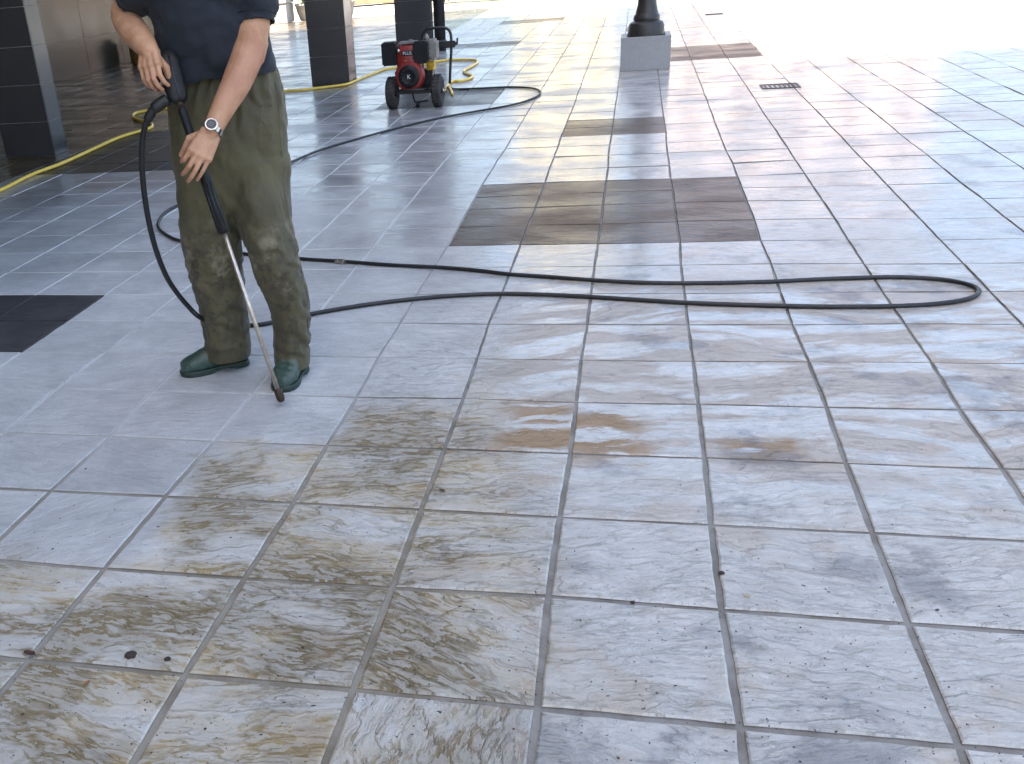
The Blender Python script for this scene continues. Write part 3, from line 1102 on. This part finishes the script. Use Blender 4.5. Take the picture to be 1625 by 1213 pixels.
def trouser_disp(co, no):
    z = co[:, 2]
    u = co @ EB
    uA = np.stack([np.interp(z, zA, cA[:, k]) for k in (0, 1)], 1)
    uB = np.stack([np.interp(z, zB, cB[:, k]) for k in (0, 1)], 1)
    dA = np.hypot(*(co[:, :2] - uA).T)
    dB = np.hypot(*(co[:, :2] - uB).T)
    isB = dB < dA
    cc = np.where(isB[:, None], uB, uA)
    hipw = sstep(z, .60, .75)
    uh = np.stack([np.interp(z, zH, cH[:, k]) for k in (0, 1)], 1)
    cc = cc * (1 - hipw[:, None]) + uh * hipw[:, None]
    d = np.concatenate([co[:, :2] - cc, np.zeros((len(co), 1))], 1)
    th = np.arctan2(d @ NB, d @ EB)
    n1 = fbm(co, 5, 3.1)
    n2 = fbm(co, 12, 8.7)
    n3 = fbm(co * np.array([1, 1, .35]), 17, 1.7)
    out = .007 * n1 + .0035 * n2
    out += .0045 * np.sin(19 * th + 2.5 * n1 + 3 * n2) * sstep(z, .86, 1.04)                # gathers under the waistband
    out += .011 * sstep(z, .50, .70) * sstep(z, 1.0, .85) * (np.abs(np.sin(2.6 * th + z * 3 + 1.2 * n1)) - .6)  # drapes
    ph = np.where(isB, 1.0, 2.6)
    sg = np.where(isB, 1.0, -1.0)
    kn = sstep(z, .22, .36) * sstep(z, .66, .50)
    fold = np.sin(z * 36 + sg * 3.4 * np.cos(th - .5) + 4.5 * n1 + 2 * n2 + ph)
    out += .0085 * kn * (np.abs(fold) - .5) * (.6 + .6 * n3)
    hm = sstep(z, .34, .2) * (.25 + .75 * sstep(n3 + .5 * np.cos(th * 1.0 + ph), -.2, .5))
    out += .0065 * hm * np.sin(z * 74 + 2.8 * np.sin(th * sg + ph) + 4.5 * n1 + 3 * n2)
    out += .006 * n3 * sstep(z, .15, .4)
    return out * sstep(z, .085, .12)


trousers = remeshed('trousers', mb, .0075, M['trousers'], man, 5, trouser_disp)
# pocket edge and side seam pressed onto the cloth
from mathutils.bvhtree import BVHTree
bm_ = bmesh.new()
bm_.from_mesh(trousers.data)
tree_ = BVHTree.FromBMesh(bm_)


def seam(pts, name, rad=.0022):
    out = []
    for p in catmull(pts, 7):
        q = Vector(p - man_o)
        hit = tree_.find_nearest(q)
        out.append(np.array(hit[0]) + np.array(hit[1]) * -.0006)
    mesh(name, *sweep(out, rad, 6), M['trousers'], trousers, True)


seam([at(418, 170, .17), at(428, 168, .16), at(440, 169, .13)], 'pocket_edge', .003)
seam([at(422, 170, .17), at(425, 195, .17), at(428, 220, .17)], 'pocket_seam')
seam([at(441, 130, .10), at(450, 200, .12), at(455, 280, .13), at(466, 370, .15), at(480, 450, .15), at(487, 520, .13), at(488, 570, .12)], 'side_seam')
bm_.free()

# shirt ----------------------------------------------------------
sh = rows([(121, 266, 435, .134, .06), (110, 263, 437, .142, .06), (80, 256, 434, .145, .075), (50, 246, 430, .145, .085), (20, 235, 427, .142, .10), (-10, 226, 425, .138, .115), (-40, 220, 420, .128, .13), (-58, 228, 410, .108, .14), (-70, 252, 384, .085, .15), (-78, 278, 356, .065, .155), (-84, 286, 348, .055, .16)])
smb = MB()
smb.add(*loft(hem_in(sh, t=.016, up=.03), 48, 2.3))


def tube_rings(pts, rad, flat=1.0):
    pts = [np.array(p) for p in pts]
    out = []
    for i, p in enumerate(pts):
        t = pts[min(i + 1, len(pts) - 1)] - pts[max(0, i - 1)]
        t = t / np.linalg.norm(t)
        e1 = np.cross(t, NB)
        e1 /= np.linalg.norm(e1)
        e2 = np.cross(e1, t)
        out.append((p - man_o, e1, e2, rad[i], rad[i] * flat))
    return out


shoulderL = at(398, -42, .14)
elbowL = at(400, 82, .19)
wristL = at(336, 209, .34)
shoulderR = at(238, -38, .13)
elbowR = at(196, 30, .02)
wristR = at(236, 80, .235)


def sleeve(sh_, hemc, r0, r1):
    t = (hemc - sh_) / np.linalg.norm(hemc - sh_)
    base = tube_rings([sh_, sh_ * .6 + hemc * .4, hemc - t * .012, hemc], [r0, (r0 + r1) / 2 + .004, r1, r1 + .001], .98)
    c, e1, e2, a, b = base[-1]
    return base + [(c, e1, e2, a - .013, b - .013), (c - t * .045, e1, e2, a - .014, b - .014)]


hemL = at(405, 41, .185)
hemR = at(203, 4, .055)
smb.add(*loft(sleeve(shoulderL, hemL, .088, .070), 30, 2.0))
smb.add(*loft(sleeve(shoulderR, hemR, .084, .062), 30, 2.0))


def shirt_disp(co, no):
    n1 = fbm(co, 6, 2.2)
    n2 = fbm(co, 14, 5.5)
    z = co[:, 2]
    u = co @ EB
    out = .010 * n1 + .004 * n2
    out += .006 * np.sin(z * 26 + u * 22 + 4 * n1) * sstep(z, 1.0, 1.12) * sstep(z, 1.5, 1.36)
    out += .005 * np.sin(u * 55 + 3 * n1) * sstep(z, 1.16, 1.08)
    return out


shirt = remeshed('polo_shirt', smb, .0065, M['shirt'], man, 4, shirt_disp)
# stitched cuff line round the image-right sleeve
tl = (hemL - shoulderL) / np.linalg.norm(hemL - shoulderL)
c_, e1_, e2_, a_, b_ = tube_rings([shoulderL, hemL - tl * .030, hemL], [.07, .0715, .07])[1]
ringp = [c_ + e1_ * a_ * math.cos(t) + e2_ * b_ * math.sin(t) for t in np.linspace(0, 2 * math.pi, 41)]
mesh('cuff_stitching', *sweep(ringp, .0016, 6), M['black_plastic'], shirt, True)

# body: one skin surface ------------------------------------------
bmb = MB()


def cap(p0, r0, p1, r1):
    bmb.add(*capsule(np.array(p0) - man_o, r0, np.array(p1) - man_o, r1, 16))


ell = lambda c, a, b, n_=20: None
hips_c = at(352, 150, .03)
chest = at(325, -10, .11)
neck0 = at(316, -72, .16)
neck1 = at(312, -98, .19)
head = at(308, -140, .245)
cap(hips_c, .085, chest, .10)
cap(chest, .09, neck0, .06)
cap(at(325, -25, .115), .07, shoulderL, .05)
cap(at(320, -25, .115), .07, shoulderR, .05)
cap(neck0, .060, neck1, .056)
cap(neck1, .056, head, .06)
for hb, lt in ((at(330, 200, 0), at(322, 430, -.05)), (at(405, 200, .04), at(440, 430, .11))):
    cap(hips_c, .07, hb, .065)
    cap(hb, .065, lt, .048)
for lt, ft in ((at(322, 430, -.05), at(362, 548, -.085)), (at(440, 430, .11), at(464, 560, .085))):
    cap(lt, .048, ft, .036)
# arms
def limb(pts, rr):
    P = catmull(pts, 6)
    k = np.linspace(0, len(rr) - 1, len(P))
    bmb.add(*sweep([p - man_o for p in P], list(np.interp(k, range(len(rr)), rr)), 18))
    cap(P[0], rr[0], P[0] + 1e-4, rr[0])
    cap(P[-1], rr[-1] * .97, P[-1] + 1e-4, rr[-1] * .97)


limb([shoulderL, at(404, 5, .165), at(400, 50, .19), at(394, 84, .205), at(375, 132, .245), at(354, 172, .295), wristL], [.054, .054, .0545, .0535, .048, .038, .0305])
cap(at(408, 70, .185), .038, at(404, 90, .19), .035)
limb([shoulderR, at(220, -12, .08), at(199, 16, .03), at(203, 36, .07), at(216, 54, .14), at(228, 69, .2), wristR], [.05, .048, .046, .048, .046, .040, .033])


def hand(W, K, nb, s_, knuckle_sp, fingers, thumb, rk=.0128):
    """wrist W, knuckle centre K, back normal nb, s_ towards the index side"""
    d = K - W
    L = np.linalg.norm(d)
    d = d / L
    nb = nb - d * (nb @ d)
    nb /= np.linalg.norm(nb)
    s_ = s_ - d * (s_ @ d) - nb * (s_ @ nb)
    s_ /= np.linalg.norm(s_)
    for i, (curl, ln, splay) in enumerate(fingers):
        o_ = (1.5 - i) * knuckle_sp
        kp = K + s_ * o_ - d * (.004, 0, .003, .010)[i] + nb * (-.002, .002, .001, -.003)[i]
        cap(W + s_ * o_ * .62 + d * .006, .0165, kp, rk)
        cap(W + s_ * o_ * .62 + d * .006 - nb * .010, .0155, kp - nb * .009, rk)
        dirn = d * math.cos(R(curl[0])) - nb * math.sin(R(curl[0])) + s_ * splay
        dirn /= np.linalg.norm(dirn)
        ang = curl[0]
        p = kp
        rad = (.0096, .0098, .0094, .0084)[i]
        for q, fr_ in enumerate((.46, .30, .24)):
            e = p + dirn * ln * fr_
            r2 = rad * (.93, .92, .86)[q]
            cap(p, rad, e, r2)
            p, rad = e, r2
            if q < 2:
                ang += curl[q + 1]
                dirn = d * math.cos(R(ang)) - nb * math.sin(R(ang)) + s_ * splay
                dirn /= np.linalg.norm(dirn)
    # thumb leaves the side of the palm near its base
    b0 = W + d * .022 + s_ * .024 - nb * .008
    b1 = b0 + (d * thumb[0] + s_ * thumb[1] - nb * thumb[2]) * .045
    b2 = b1 + (d * thumb[3] + s_ * thumb[4] - nb * thumb[5]) * .034
    b3 = b2 + (d * thumb[3] + s_ * thumb[4] * .5 - nb * thumb[5] * 1.2) * .026
    cap(W + d * .012 + s_ * .012 - nb * .006, .0165, b1, .0135)
    cap(b1, .0125, b2, .0108)
    cap(b2, .0108, b3, .0088)
    cap(W - d * .01, .030, W + d * .018 - nb * .004, .025)


KL = at(316, 248, .385)
hand(wristL, KL, -NB * .85 + EB * .25 + ZB * .25, -EB, .0208,
     [((34, 58, 30), .086, .03), ((20, 38, 28), .098, .015), ((12, 30, 25), .100, -.02), ((20, 24, 22), .084, -.055)], (.55, .5, .65, .8, -.1, .6))
KR = at(236, 106, .272)
hand(wristR, KR, -NB * .8 - EB * .45 + ZB * .2, EB, .0205,
     [((22, 40, 30), .084, .02), ((20, 42, 30), .092, .0), ((20, 42, 30), .090, -.03), ((22, 40, 28), .074, -.07)], (.55, .20, .85, .75, -.15, .75))


# head: skull, jaw, face (looking down towards the nozzle)
fwd = tip - head
fwd[2] = 0
fwd /= np.linalg.norm(fwd)
look = fwd * .80 + np.array([0, 0, -.60])
look /= np.linalg.norm(look)
hs = np.cross(look, ZB)
hs /= np.linalg.norm(hs)
hu = np.cross(hs, look)


def hp_(s_, u_, f_):
    return head + hs * s_ + hu * u_ + look * f_


def ball(c, a, b, cc_, n_=20):
    rg = []
    for t in np.linspace(-88, 88, 13):
        rg.append((np.array(c) + hu * cc_ * math.sin(R(t)) - man_o, hs, look, a * math.cos(R(t)), b * math.cos(R(t))))
    bmb.add(*loft(rg, n_, 2.0))


ball(hp_(0, .035, -.012), .076, .098, .092)
ball(hp_(0, -.045, .030), .058, .066, .070)
cap(hp_(-.03, -.085, .060), .022, hp_(.03, -.085, .060), .022)
cap(hp_(0, .018, .092), .010, hp_(0, -.022, .112), .014)
cap(hp_(-.011, -.026, .100), .010, hp_(.011, -.026, .100), .010)
cap(hp_(-.045, .032, .076), .012, hp_(.045, .032, .076), .012)
cap(hp_(-.022, -.054, .090), .0085, hp_(.022, -.054, .090), .0085)
cap(hp_(-.020, -.066, .087), .0085, hp_(.020, -.066, .087), .0085)
for e in (-1, 1):
    cap(hp_(e * .045, -.018, .066), .022, hp_(e * .04, -.03, .06), .02)
    cap(hp_(e * .078, .020, -.012), .012, hp_(e * .080, -.025, -.005), .009)
    cap(hp_(e * .084, .022, -.022), .010, hp_(e * .082, -.015, -.018), .008)
body = remeshed('body', bmb, .0030, M['skin'], man, 3)
for e in (-1, 1):
    eb = MB()
    c0 = hp_(e * .031, .012, .079) - man_o
    for t0, t1 in ((0, 1),):
        eb.add(*capsule(c0, .0105, c0 + 1e-4, .0105, 14))
    eye = eb.build('eye', M['white_print'], man, True)
    MB().add(*capsule(c0 + look * .0072 - hu * .002, .0052, c0 + look * .0073 - hu * .002, .0052, 12)).build('iris', M['glass'], eye, True)
hmb = MB()
rg = []
for t in np.linspace(-15, 88, 10):
    rg.append((hp_(0, .042 + .092 * math.sin(R(t)), -.022) - man_o, hs, look, .083 * math.cos(R(t)), (.100) * math.cos(R(t))))
hmb.add(*loft(rg, 26, 2.0))
rg = [(hp_(0, u_, -.045) - man_o, hs, look, a_, b_) for u_, a_, b_ in ((-.06, .05, .04), (-.03, .068, .058), (.03, .078, .07), (.06, .076, .07))]
hmb.add(*loft(rg, 24, 2.0))
remeshed('hair', hmb, .006, M['hair'], man, 3, lambda co, no: .006 * fbm(co, 40, 1.0))

# wristwatch -----------------------------------------------------
wd = (KL - wristL) / np.linalg.norm(KL - wristL)
fa = at(356, 172, .29)
ad = (wristL - fa) / np.linalg.norm(wristL - fa)
wc = wristL - ad * .002
nbk = -NB * .93 - EB * .22 + ZB * .25
nbk = nbk - ad * (nbk @ ad)
nbk /= np.linalg.norm(nbk)
sdv = np.cross(ad, nbk)
watch = bpy.data.objects.new('wristwatch', None)
watch.empty_display_size = .03
COL.objects.link(watch)
watch.parent = man
watch.location = tuple(wc - man_o)
nl = 22
for k in range(nl):
    a = 2 * math.pi * (k + .5) / nl
    if math.cos(a) > .80:
        continue
    dr = nbk * math.cos(a) + sdv * math.sin(a)
    tg = np.cross(ad, dr)
    Mx = Matrix((tuple(tg), tuple(ad), tuple(dr))).transposed()
    MB().box(dr * .0345, (.0092, .017, .003), .0008, Mx).build('link', M['steel'] if k % 2 else M['frame'], watch)
cv = MB()
cen = nbk * .0335
Rm = np.stack([sdv, ad, nbk])
v, f = loft([(cen + nbk * h_, sdv, ad, r_, r_ * 1.02) for h_, r_ in ((0, .019), (.002, .0215), (.007, .0215), (.009, .0195), (.0091, .0165), (.008, .0163))], 30, 2.2)
mesh('case', v, f, M['steel'], watch, False)
v, f = loft([(cen + nbk * h_, sdv, ad, r_, r_) for h_, r_ in ((.007, .0163), (.0086, .0163), (.0094, .0150))], 30, 2.1)
dial = mesh('dial', v, f, M['glass'], watch, False)
hb = MB()
for sc_ in (-.006, 0, .006):
    hb.box(cen + nbk * .0096 + ad * sc_, (.017, .0012, .0006), 0, Matrix((tuple(sdv), tuple(ad), tuple(nbk))).transposed())
hb.build('dial_bars', M['greymetal'], watch)

# boots ----------------------------------------------------------
def boot(heel, toe, ankle):
    heel, toe = np.array([heel[0], heel[1], 0]), np.array([toe[0], toe[1], 0])
    d = toe - heel
    L = np.linalg.norm(d)
    d /= L
    e = np.array([-d[1], d[0], 0])
    m = MB()
    rg = []
    for t, wv_, h_, z0 in ((.01, .020, .05, .028), (.05, .031, .085, .02), (.16, .036, .12, .018), (.32, .037, .135, .018), (.45, .040, .122, .016), (.58, .045, .094, .014), (.72, .049, .074, .014), (.84, .047, .062, .014), (.93, .037, .052, .015), (.98, .022, .038, .018)):
        rg.append((heel + d * L * t + np.array([0, 0, z0 + h_ / 2 - .004]) - man_o, e, ZB, wv_, h_ / 2))
    m.add(*loft(rg, 30, 2.6))
    an = np.array(ankle)
    m.add(*loft([(heel + d * .075 + np.array([0, 0, .05]) - man_o, e, d, .036, .05), (heel + d * .07 + np.array([0, 0, .14]) - man_o, e, d, .042, .052), (an - man_o, e, d, .052, .056)], 26, 2.1))
    b = remeshed('boot', m, .0045, M['boot'], man, 5, lambda co, no: .0016 * fbm(co, 45, 4.0) + .0016 * np.sin((co @ d) * 190) * sstep(co[:, 2], .15, .10) * sstep((co + man_o - heel) @ d, .10, .13) * sstep((co + man_o - heel) @ d, .20, .17))
    s2 = MB()
    outl = []
    for t, wv_ in ((0, .012), (.02, .026), (.07, .035), (.2, .038), (.33, .036), (.45, .039), (.6, .048), (.75, .0525), (.87, .048), (.95, .036), (.99, .02), (1.005, .008)):
        outl.append((t, wv_))
    poly = [heel + d * L * t + e * wv_ for t, wv_ in outl] + [heel + d * L * t - e * wv_ for t, wv_ in outl[::-1]]
    n = len(poly)
    hz = lambda k: 0.0
    v, f = [], []
    ts = [t for t, _ in outl] + [t for t, _ in outl[::-1]]
    for lev in range(4):
        for k, p in enumerate(poly):
            zb = 0.001 if not .30 < ts[k] < .47 else .012
            z = (zb, .010 if zb < .01 else .016, .017, .024)[lev]
            c_ = heel + d * L * .5
            sc = (.985, 1.0, 1.0, .97)[lev]
            q = c_ + (p - c_) * sc
            v.append((q[0] - man_o[0], q[1] - man_o[1], z))
    for lev in range(3):
        for k in range(n):
            a, b_ = lev * n + k, lev * n + (k + 1) % n
            f.append((a, b_, b_ + n, a + n))
    for k in range(len(outl) - 1):
        f.append((k, n - 1 - k, n - 2 - k, k + 1))
        f.append((3 * n + k, 3 * n + k + 1, 3 * n + n - 2 - k, 3 * n + n - 1 - k))
    mesh('sole', v, f, M['sole'], b)
    return b


boot(gp(396, 577), gp(287, 597), at(364, 535, -.085))
boot(gp(481, 586), gp(444, 624), at(464, 548, .085))

# ------------------------------------------------------------------ pressure washer
mo = np.array([-1.978, 8.82, 0])
pwash = empty('pressure_washer', tuple(mo), 'red engine pressure washer on two black pneumatic wheels in front of a pillar', 'pressure washer')
P = pwash
for e in (-1, 1):
    x = e * .232
    wh = bpy.data.objects.new('wheel', None)
    wh.empty_display_size = .1
    COL.objects.link(wh)
    wh.parent = P
    wh.location = (x, 0, .152)
    MB().lathe([(.070, -.034), (.100, -.046), (.132, -.046), (.147, -.034), (.1515, -.012), (.1515, .012), (.147, .034), (.132, .046), (.100, .046), (.070, .034)], axis='X', n=36).build('tyre', M['tyre'], wh, bycut=True)
    tr = MB()
    for k in range(28):
        a = 2 * math.pi * k / 28
        for sd2 in (-1, 1):
            tr.box((sd2 * .02, math.cos(a) * .1505, math.sin(a) * .1505), (.028, .012, .012), .002, Matrix.Rotation(a + .25 * sd2, 3, 'X'))
    tr.build('tread', M['tyre'], wh)
    MB().lathe([(.072, -.03), (.072, -.026), (.03, -.018), (.028, -.05), (.014, -.052), (.014, .052), (.028, .05), (.03, .018), (.072, .026), (.072, .03)], axis='X', n=26).build('rim', M['frame'], wh, bycut=True)
    MB().lathe([(.017, .053 * e), (.017, .060 * e), (.010, .064 * e)], axis='X', n=14).build('hub_cap', M['steel'], wh, True)
fr = MB()
fr.tube([(-.19, 0, .152), (.19, 0, .152)], .013, 10)
fr.box((0, -.06, .158), (.33, .03, .035), .006)
fr.box((-.13, .17, .165), (.03, .44, .03), .004).box((.13, .17, .165), (.03, .44, .03), .004)
fr.box((0, .16, .183), (.30, .36, .008), .002)
fr.build('chassis', M['frame'], P, bycut=True)
MB().tube(catmull([(-.15, -.06, .175), (-.14, -.13, .185), (-.06, -.17, .19), (.06, -.17, .19), (.12, -.12, .185), (.15, -.06, .175)], 6), .012, 9).build('bumper', M['frame'], P, True)
MB().tube(catmull([(-.03, .02, .15), (-.02, .04, .07), (0, .05, .045), (.06, .05, .05), (.12, .06, .055)], 5), .009, 8).build('stand', M['frame'], P, True)
MB().lathe([(.014, .001), (.018, .006), (.018, .035), (.010, .045)], c=(.015, .04, 0), n=14).build('rubber_foot', M['rubber'], P, True)
hd = MB()
for e, x0 in ((-1, .045), (1, .30)):
    pass
hd.tube(catmull([(.02, .36, .17), (.022, .36, .40), (.022, .36, .56), (.045, .36, .655), (.095, .36, .70), (.17, .36, .705), (.25, .36, .703), (.305, .36, .68), (.327, .36, .62), (.325, .36, .5), (.31, .36, .35), (.295, .36, .17)], 6), .014, 10)
hd.build('handle', M['frame'], P, True)
MB().box((.25, .355, .545), (.24, .035, .065), .006).box((.375, .355, .548), (.03, .03, .03), .004).tube([(.385, .355, .54), (.392, .355, .60)], .010, 8).build('hook_bracket', M['frame'], P, bycut=True)
# engine
eng = MB()
rs_ = []
for y_, w_, z0, z1 in ((-.10, .085, .30, .56), (-.085, .10, .27, .585), (.02, .105, .25, .60), (.16, .10, .25, .59), (.19, .08, .27, .56)):
    rs_.append(((-.045, y_, (z0 + z1) / 2), (1, 0, 0), (0, 0, 1), w_, (z1 - z0) / 2))
v, f = loft(rs_, 32, 4.5)
mesh('engine_shroud', v, f, M['red'], P, True)
MB().lathe([(.132, -.06), (.146, -.075), (.146, -.125), (.132, -.145), (.10, -.150), (.10, -.13)], c=(-.02, 0, .315), axis='Y', n=36).build('fan_housing', M['red'], P, bycut=True)
sc = MB().lathe([(.105, -.140), (.105, -.165), (.092, -.178), (.066, -.182), (.050, -.172), (.03, -.170), (.001, -.170)], c=(-.02, 0, .315), axis='Y', n=36).build('recoil_starter', M['black_plastic'], P, bycut=True)
em = MB()
for a, b_ in (((-.03, -.018), (-.03, .018)), ((-.03, .0), (-.008, .018)), ((-.026, .003), (-.006, -.018))):
    em.tube([(a[0] - 0.0, -.172, .315 + a[1]), (b_[0], -.172, .315 + b_[1])], .0035, 6)
em.build('emblem', M['white_print'], sc)
vn = MB()
for k in range(14):
    a = 2 * math.pi * k / 14
    vn.box((-.02 + math.cos(a) * .077, -.180, .315 + math.sin(a) * .077), (.022, .006, .006), .001, Matrix.Rotation(-a, 3, 'Y'))
vn.build('vent_fin', M['frame'], sc)
MB().box((-.035, -.099, .525), (.12, .010, .046), .002).build('name_plate', M['black_plastic'], P)


def text(body_, size, loc, parent, mat, depth=.001):
    cu = bpy.data.curves.new('txt', 'FONT')
    cu.body = body_
    cu.size = size
    cu.align_x = 'CENTER'
    cu.align_y = 'CENTER'
    cu.extrude = depth
    t = bpy.data.objects.new('txt', cu)
    COL.objects.link(t)
    me = bpy.data.meshes.new_from_object(t.evaluated_get(bpy.context.evaluated_depsgraph_get()))
    bpy.data.objects.remove(t)
    o_ = bpy.data.objects.new('lettering', me)
    COL.objects.link(o_)
    me.materials.clear()
    me.materials.append(mat)
    o_.parent = parent
    o_.rotation_euler = (R(90), 0, 0)
    o_.location = loc
    return o_


text('PLUS', .042, (-.035, -.1055, .525), P, M['white_print'])
ds2 = MB()
for k in range(8):
    ds2.box((-.062 + k * .0115, -.1015, .455), (.008, .004, .009 + .002 * (k % 2)))
ds2.build('small_print', M['white_print'], P)
# left black silencer box, right air filter, tank
MB().box((-.222, -.02, .525), (.145, .17, .215), .012).build('silencer_box', M['black_plastic'], P, bycut=True)
MB().tube([(-.148, -.06, .555), (-.125, -.09, .555), (-.118, -.11, .553)], .009, 8).lathe([(.016, -.12), (.018, -.11), (.012, -.095)], c=(-.122, 0, .553), axis='Y', n=14).build('throttle_knob', M['steel'], P, True)
MB().box((-.128, -.07, .40), (.045, .05, .028), .005).tube([(-.15, -.06, .50), (-.15, -.065, .41)], .006, 8).build('fuel_tap', M['greymetal'], P, bycut=True)
MB().box((-.155, -.05, .345), (.05, .05, .03), .008).build('drain_plug', M['frame'], P)
MB().box((.098, -.075, .525), (.145, .12, .205), .016).build('air_filter', M['black_plastic'], P, bycut=True)
MB().box((.175, .055, .535), (.13, .20, .185), .02).build('fuel_tank', M['greymetal'], P, bycut=True)
for k in range(4):
    MB().box((.182, -.045 + 0 * k, .47 + .04 * k), (.006, .012, .014), .001).build('clip', M['frame'], P)
MB().lathe([(.026, .627), (.026, .645), (.020, .655), (.012, .675), (.002, .68)], c=(.135, .06, 0), n=18).build('filler_cap', M['greymetal'], P, True)
MB().box((-.05, .05, .612), (.17, .16, .02), .005).box((-.02, .02, .628), (.04, .04, .02), .004).build('cylinder_head', M['greymetal'], P, bycut=True)
pp = MB().box((.155, .13, .38), (.075, .12, .085), .008).box((.155, .06, .395), (.055, .03, .05), .006).box((.13, .13, .43), (.03, .05, .03), .004)
pp.build('pump', M['ypump'], P, bycut=True)
pv = MB()
for k in range(3):
    pv.lathe([(.012, .04), (.012, .075), (.007, .078)], c=(.133 + .024 * k, 0, .355), axis='Y', n=12)
pv.build('pump_valve', M['ypump'], P, True)
MB().box((.10, .16, .27), (.14, .16, .15), .01).build('gearbox', M['frame'], P, bycut=True)
MB().tube([(.15, .17, .34), (.13, .2, .30), (.108, .2, .27)], .012, 8).build('outlet', M['steel'], P, True)

# ------------------------------------------------------------------ drum by the granite wall
dr = empty('drum', (-8.22, 15.72, 0), 'small amber plastic drum with dark lid standing by the granite wall', 'drum')
MB().lathe([(.13, .002), (.15, .02), (.155, .08), (.150, .09), (.158, .11), (.158, .24), (.150, .26), (.156, .28), (.15, .34), (.10, .375), (.06, .38)], n=28).build('shell', M['amber'], dr, bycut=True)
MB().lathe([(.06, .378), (.062, .385), (.062, .41), (.05, .415)], n=18).build('lid', M['lid'], dr, bycut=True)
MB().tube(catmull([(-.10, 0, .37), (-.07, -.02, .42), (0, -.04, .435), (.07, -.02, .42), (.10, 0, .37)], 5), .010, 8).build('carry_handle', M['lid'], dr, True)

# ------------------------------------------------------------------ litter on the slabs
def leaf(x, y, L, ang, mat, label, cat='leaf'):
    p = gp(x, y, .004)
    m = MB()
    rs = np.random.default_rng(int(x + y))
    n = 7
    v, f = [], []
    for k in range(n):
        t = k / (n - 1)
        wd_ = L * .28 * math.sin(math.pi * min(1, t * .92 + .04)) * rs.uniform(.75, 1.15)
        zz = .003 + .25 * L * (t - .5) ** 2 + rs.uniform(0, .0015)
        v += [(t * L - L / 2, -wd_, zz + .3 * wd_), (t * L - L / 2, 0, zz), (t * L - L / 2, wd_, zz + .3 * wd_)]
    for k in range(n - 1):
        for q in (0, 1):
            a = 3 * k + q
            f.append((a, a + 1, a + 4, a + 3))
    m.add(v, f).tube([(-L / 2, 0, .004), (-L * .75, .1 * L, .003)], .0008, 5)
    o_ = m.build('fallen_leaf', mat)
    o_.location = (p[0], p[1], .0005)
    o_.rotation_euler = (0, 0, ang)
    return tag(o_, label, cat)


leaf(47, 1037, .036, 2.9, M['deadleaf'], 'curled dark red leaf at the joint crossing by the lower left edge')
leaf(138, 1084, .020, 1.2, M['orange_leaf'], 'small orange leaf scrap on the bottom left slab')
leaf(702, 779, .022, -.6, M['deadleaf'], 'thin brown leaf on the slab left of the puddle stains')
leaf(1186, 946, .018, -.7, M['straw'], 'straw coloured leaf sliver near the right edge slab')


def crumb(x, y, rad, label, seed):
    p = gp(x, y)
    bm = bmesh.new()
    bmesh.ops.create_icosphere(bm, subdivisions=3, radius=rad)
    for v in bm.verts:
        n = mnoise.fractal(v.co * (1.8 / rad) + Vector((seed, 0, 0)), 1, 2, 3)
        v.co = v.co * (1 + .4 * n)
        v.co.z = max(v.co.z * .55, -.004 * rad)
    me = bpy.data.meshes.new('crumb')
    bm.to_mesh(me)
    bm.free()
    me.materials.append(M['mud'])
    o_ = bpy.data.objects.new('mud_clump', me)
    COL.objects.link(o_)
    o_.location = (p[0], p[1], .0005)
    return tag(o_, label, 'mud clump')


crumb(207, 1041, .014, 'largest dark mud clump on the stained slab at lower left', 1)
crumb(266, 1047, .008, 'small mud crumb right of the largest mud clump', 2)
crumb(1004, 957, .006, 'small dark crumb in the cross joint at lower right', 3)
crumb(1145, 910, .007, 'dark crumb in the long joint near the right edge', 4)
# countless seeds and grit
gm = MB()
rs = np.random.default_rng(77)
for k in range(520):
    x, y = rs.uniform(-20, 1640), 1213 - abs(rs.normal(0, 260))
    if y < 560:
        continue
    p = gp(x, y)
    a = rs.uniform(0, 6.28)
    L = rs.uniform(.0012, .0034) * (1.6 if rs.random() < .06 else 1)
    W_ = L * rs.uniform(.35, .8)
    ca, sa = math.cos(a), math.sin(a)
    q = [(p[0] + ca * L, p[1] + sa * L, .001), (p[0] - sa * W_, p[1] + ca * W_, .001), (p[0] - ca * L, p[1] - sa * L, .001), (p[0] + sa * W_, p[1] - ca * W_, .001), (p[0], p[1], .001 + W_)]
    gm.add(q, [(0, 1, 4), (1, 2, 4), (2, 3, 4), (3, 0, 4)])
tag(gm.build('grit', M['mud']), 'scattered dark grit and seeds on the unwashed slabs', 'grit', kind='stuff')
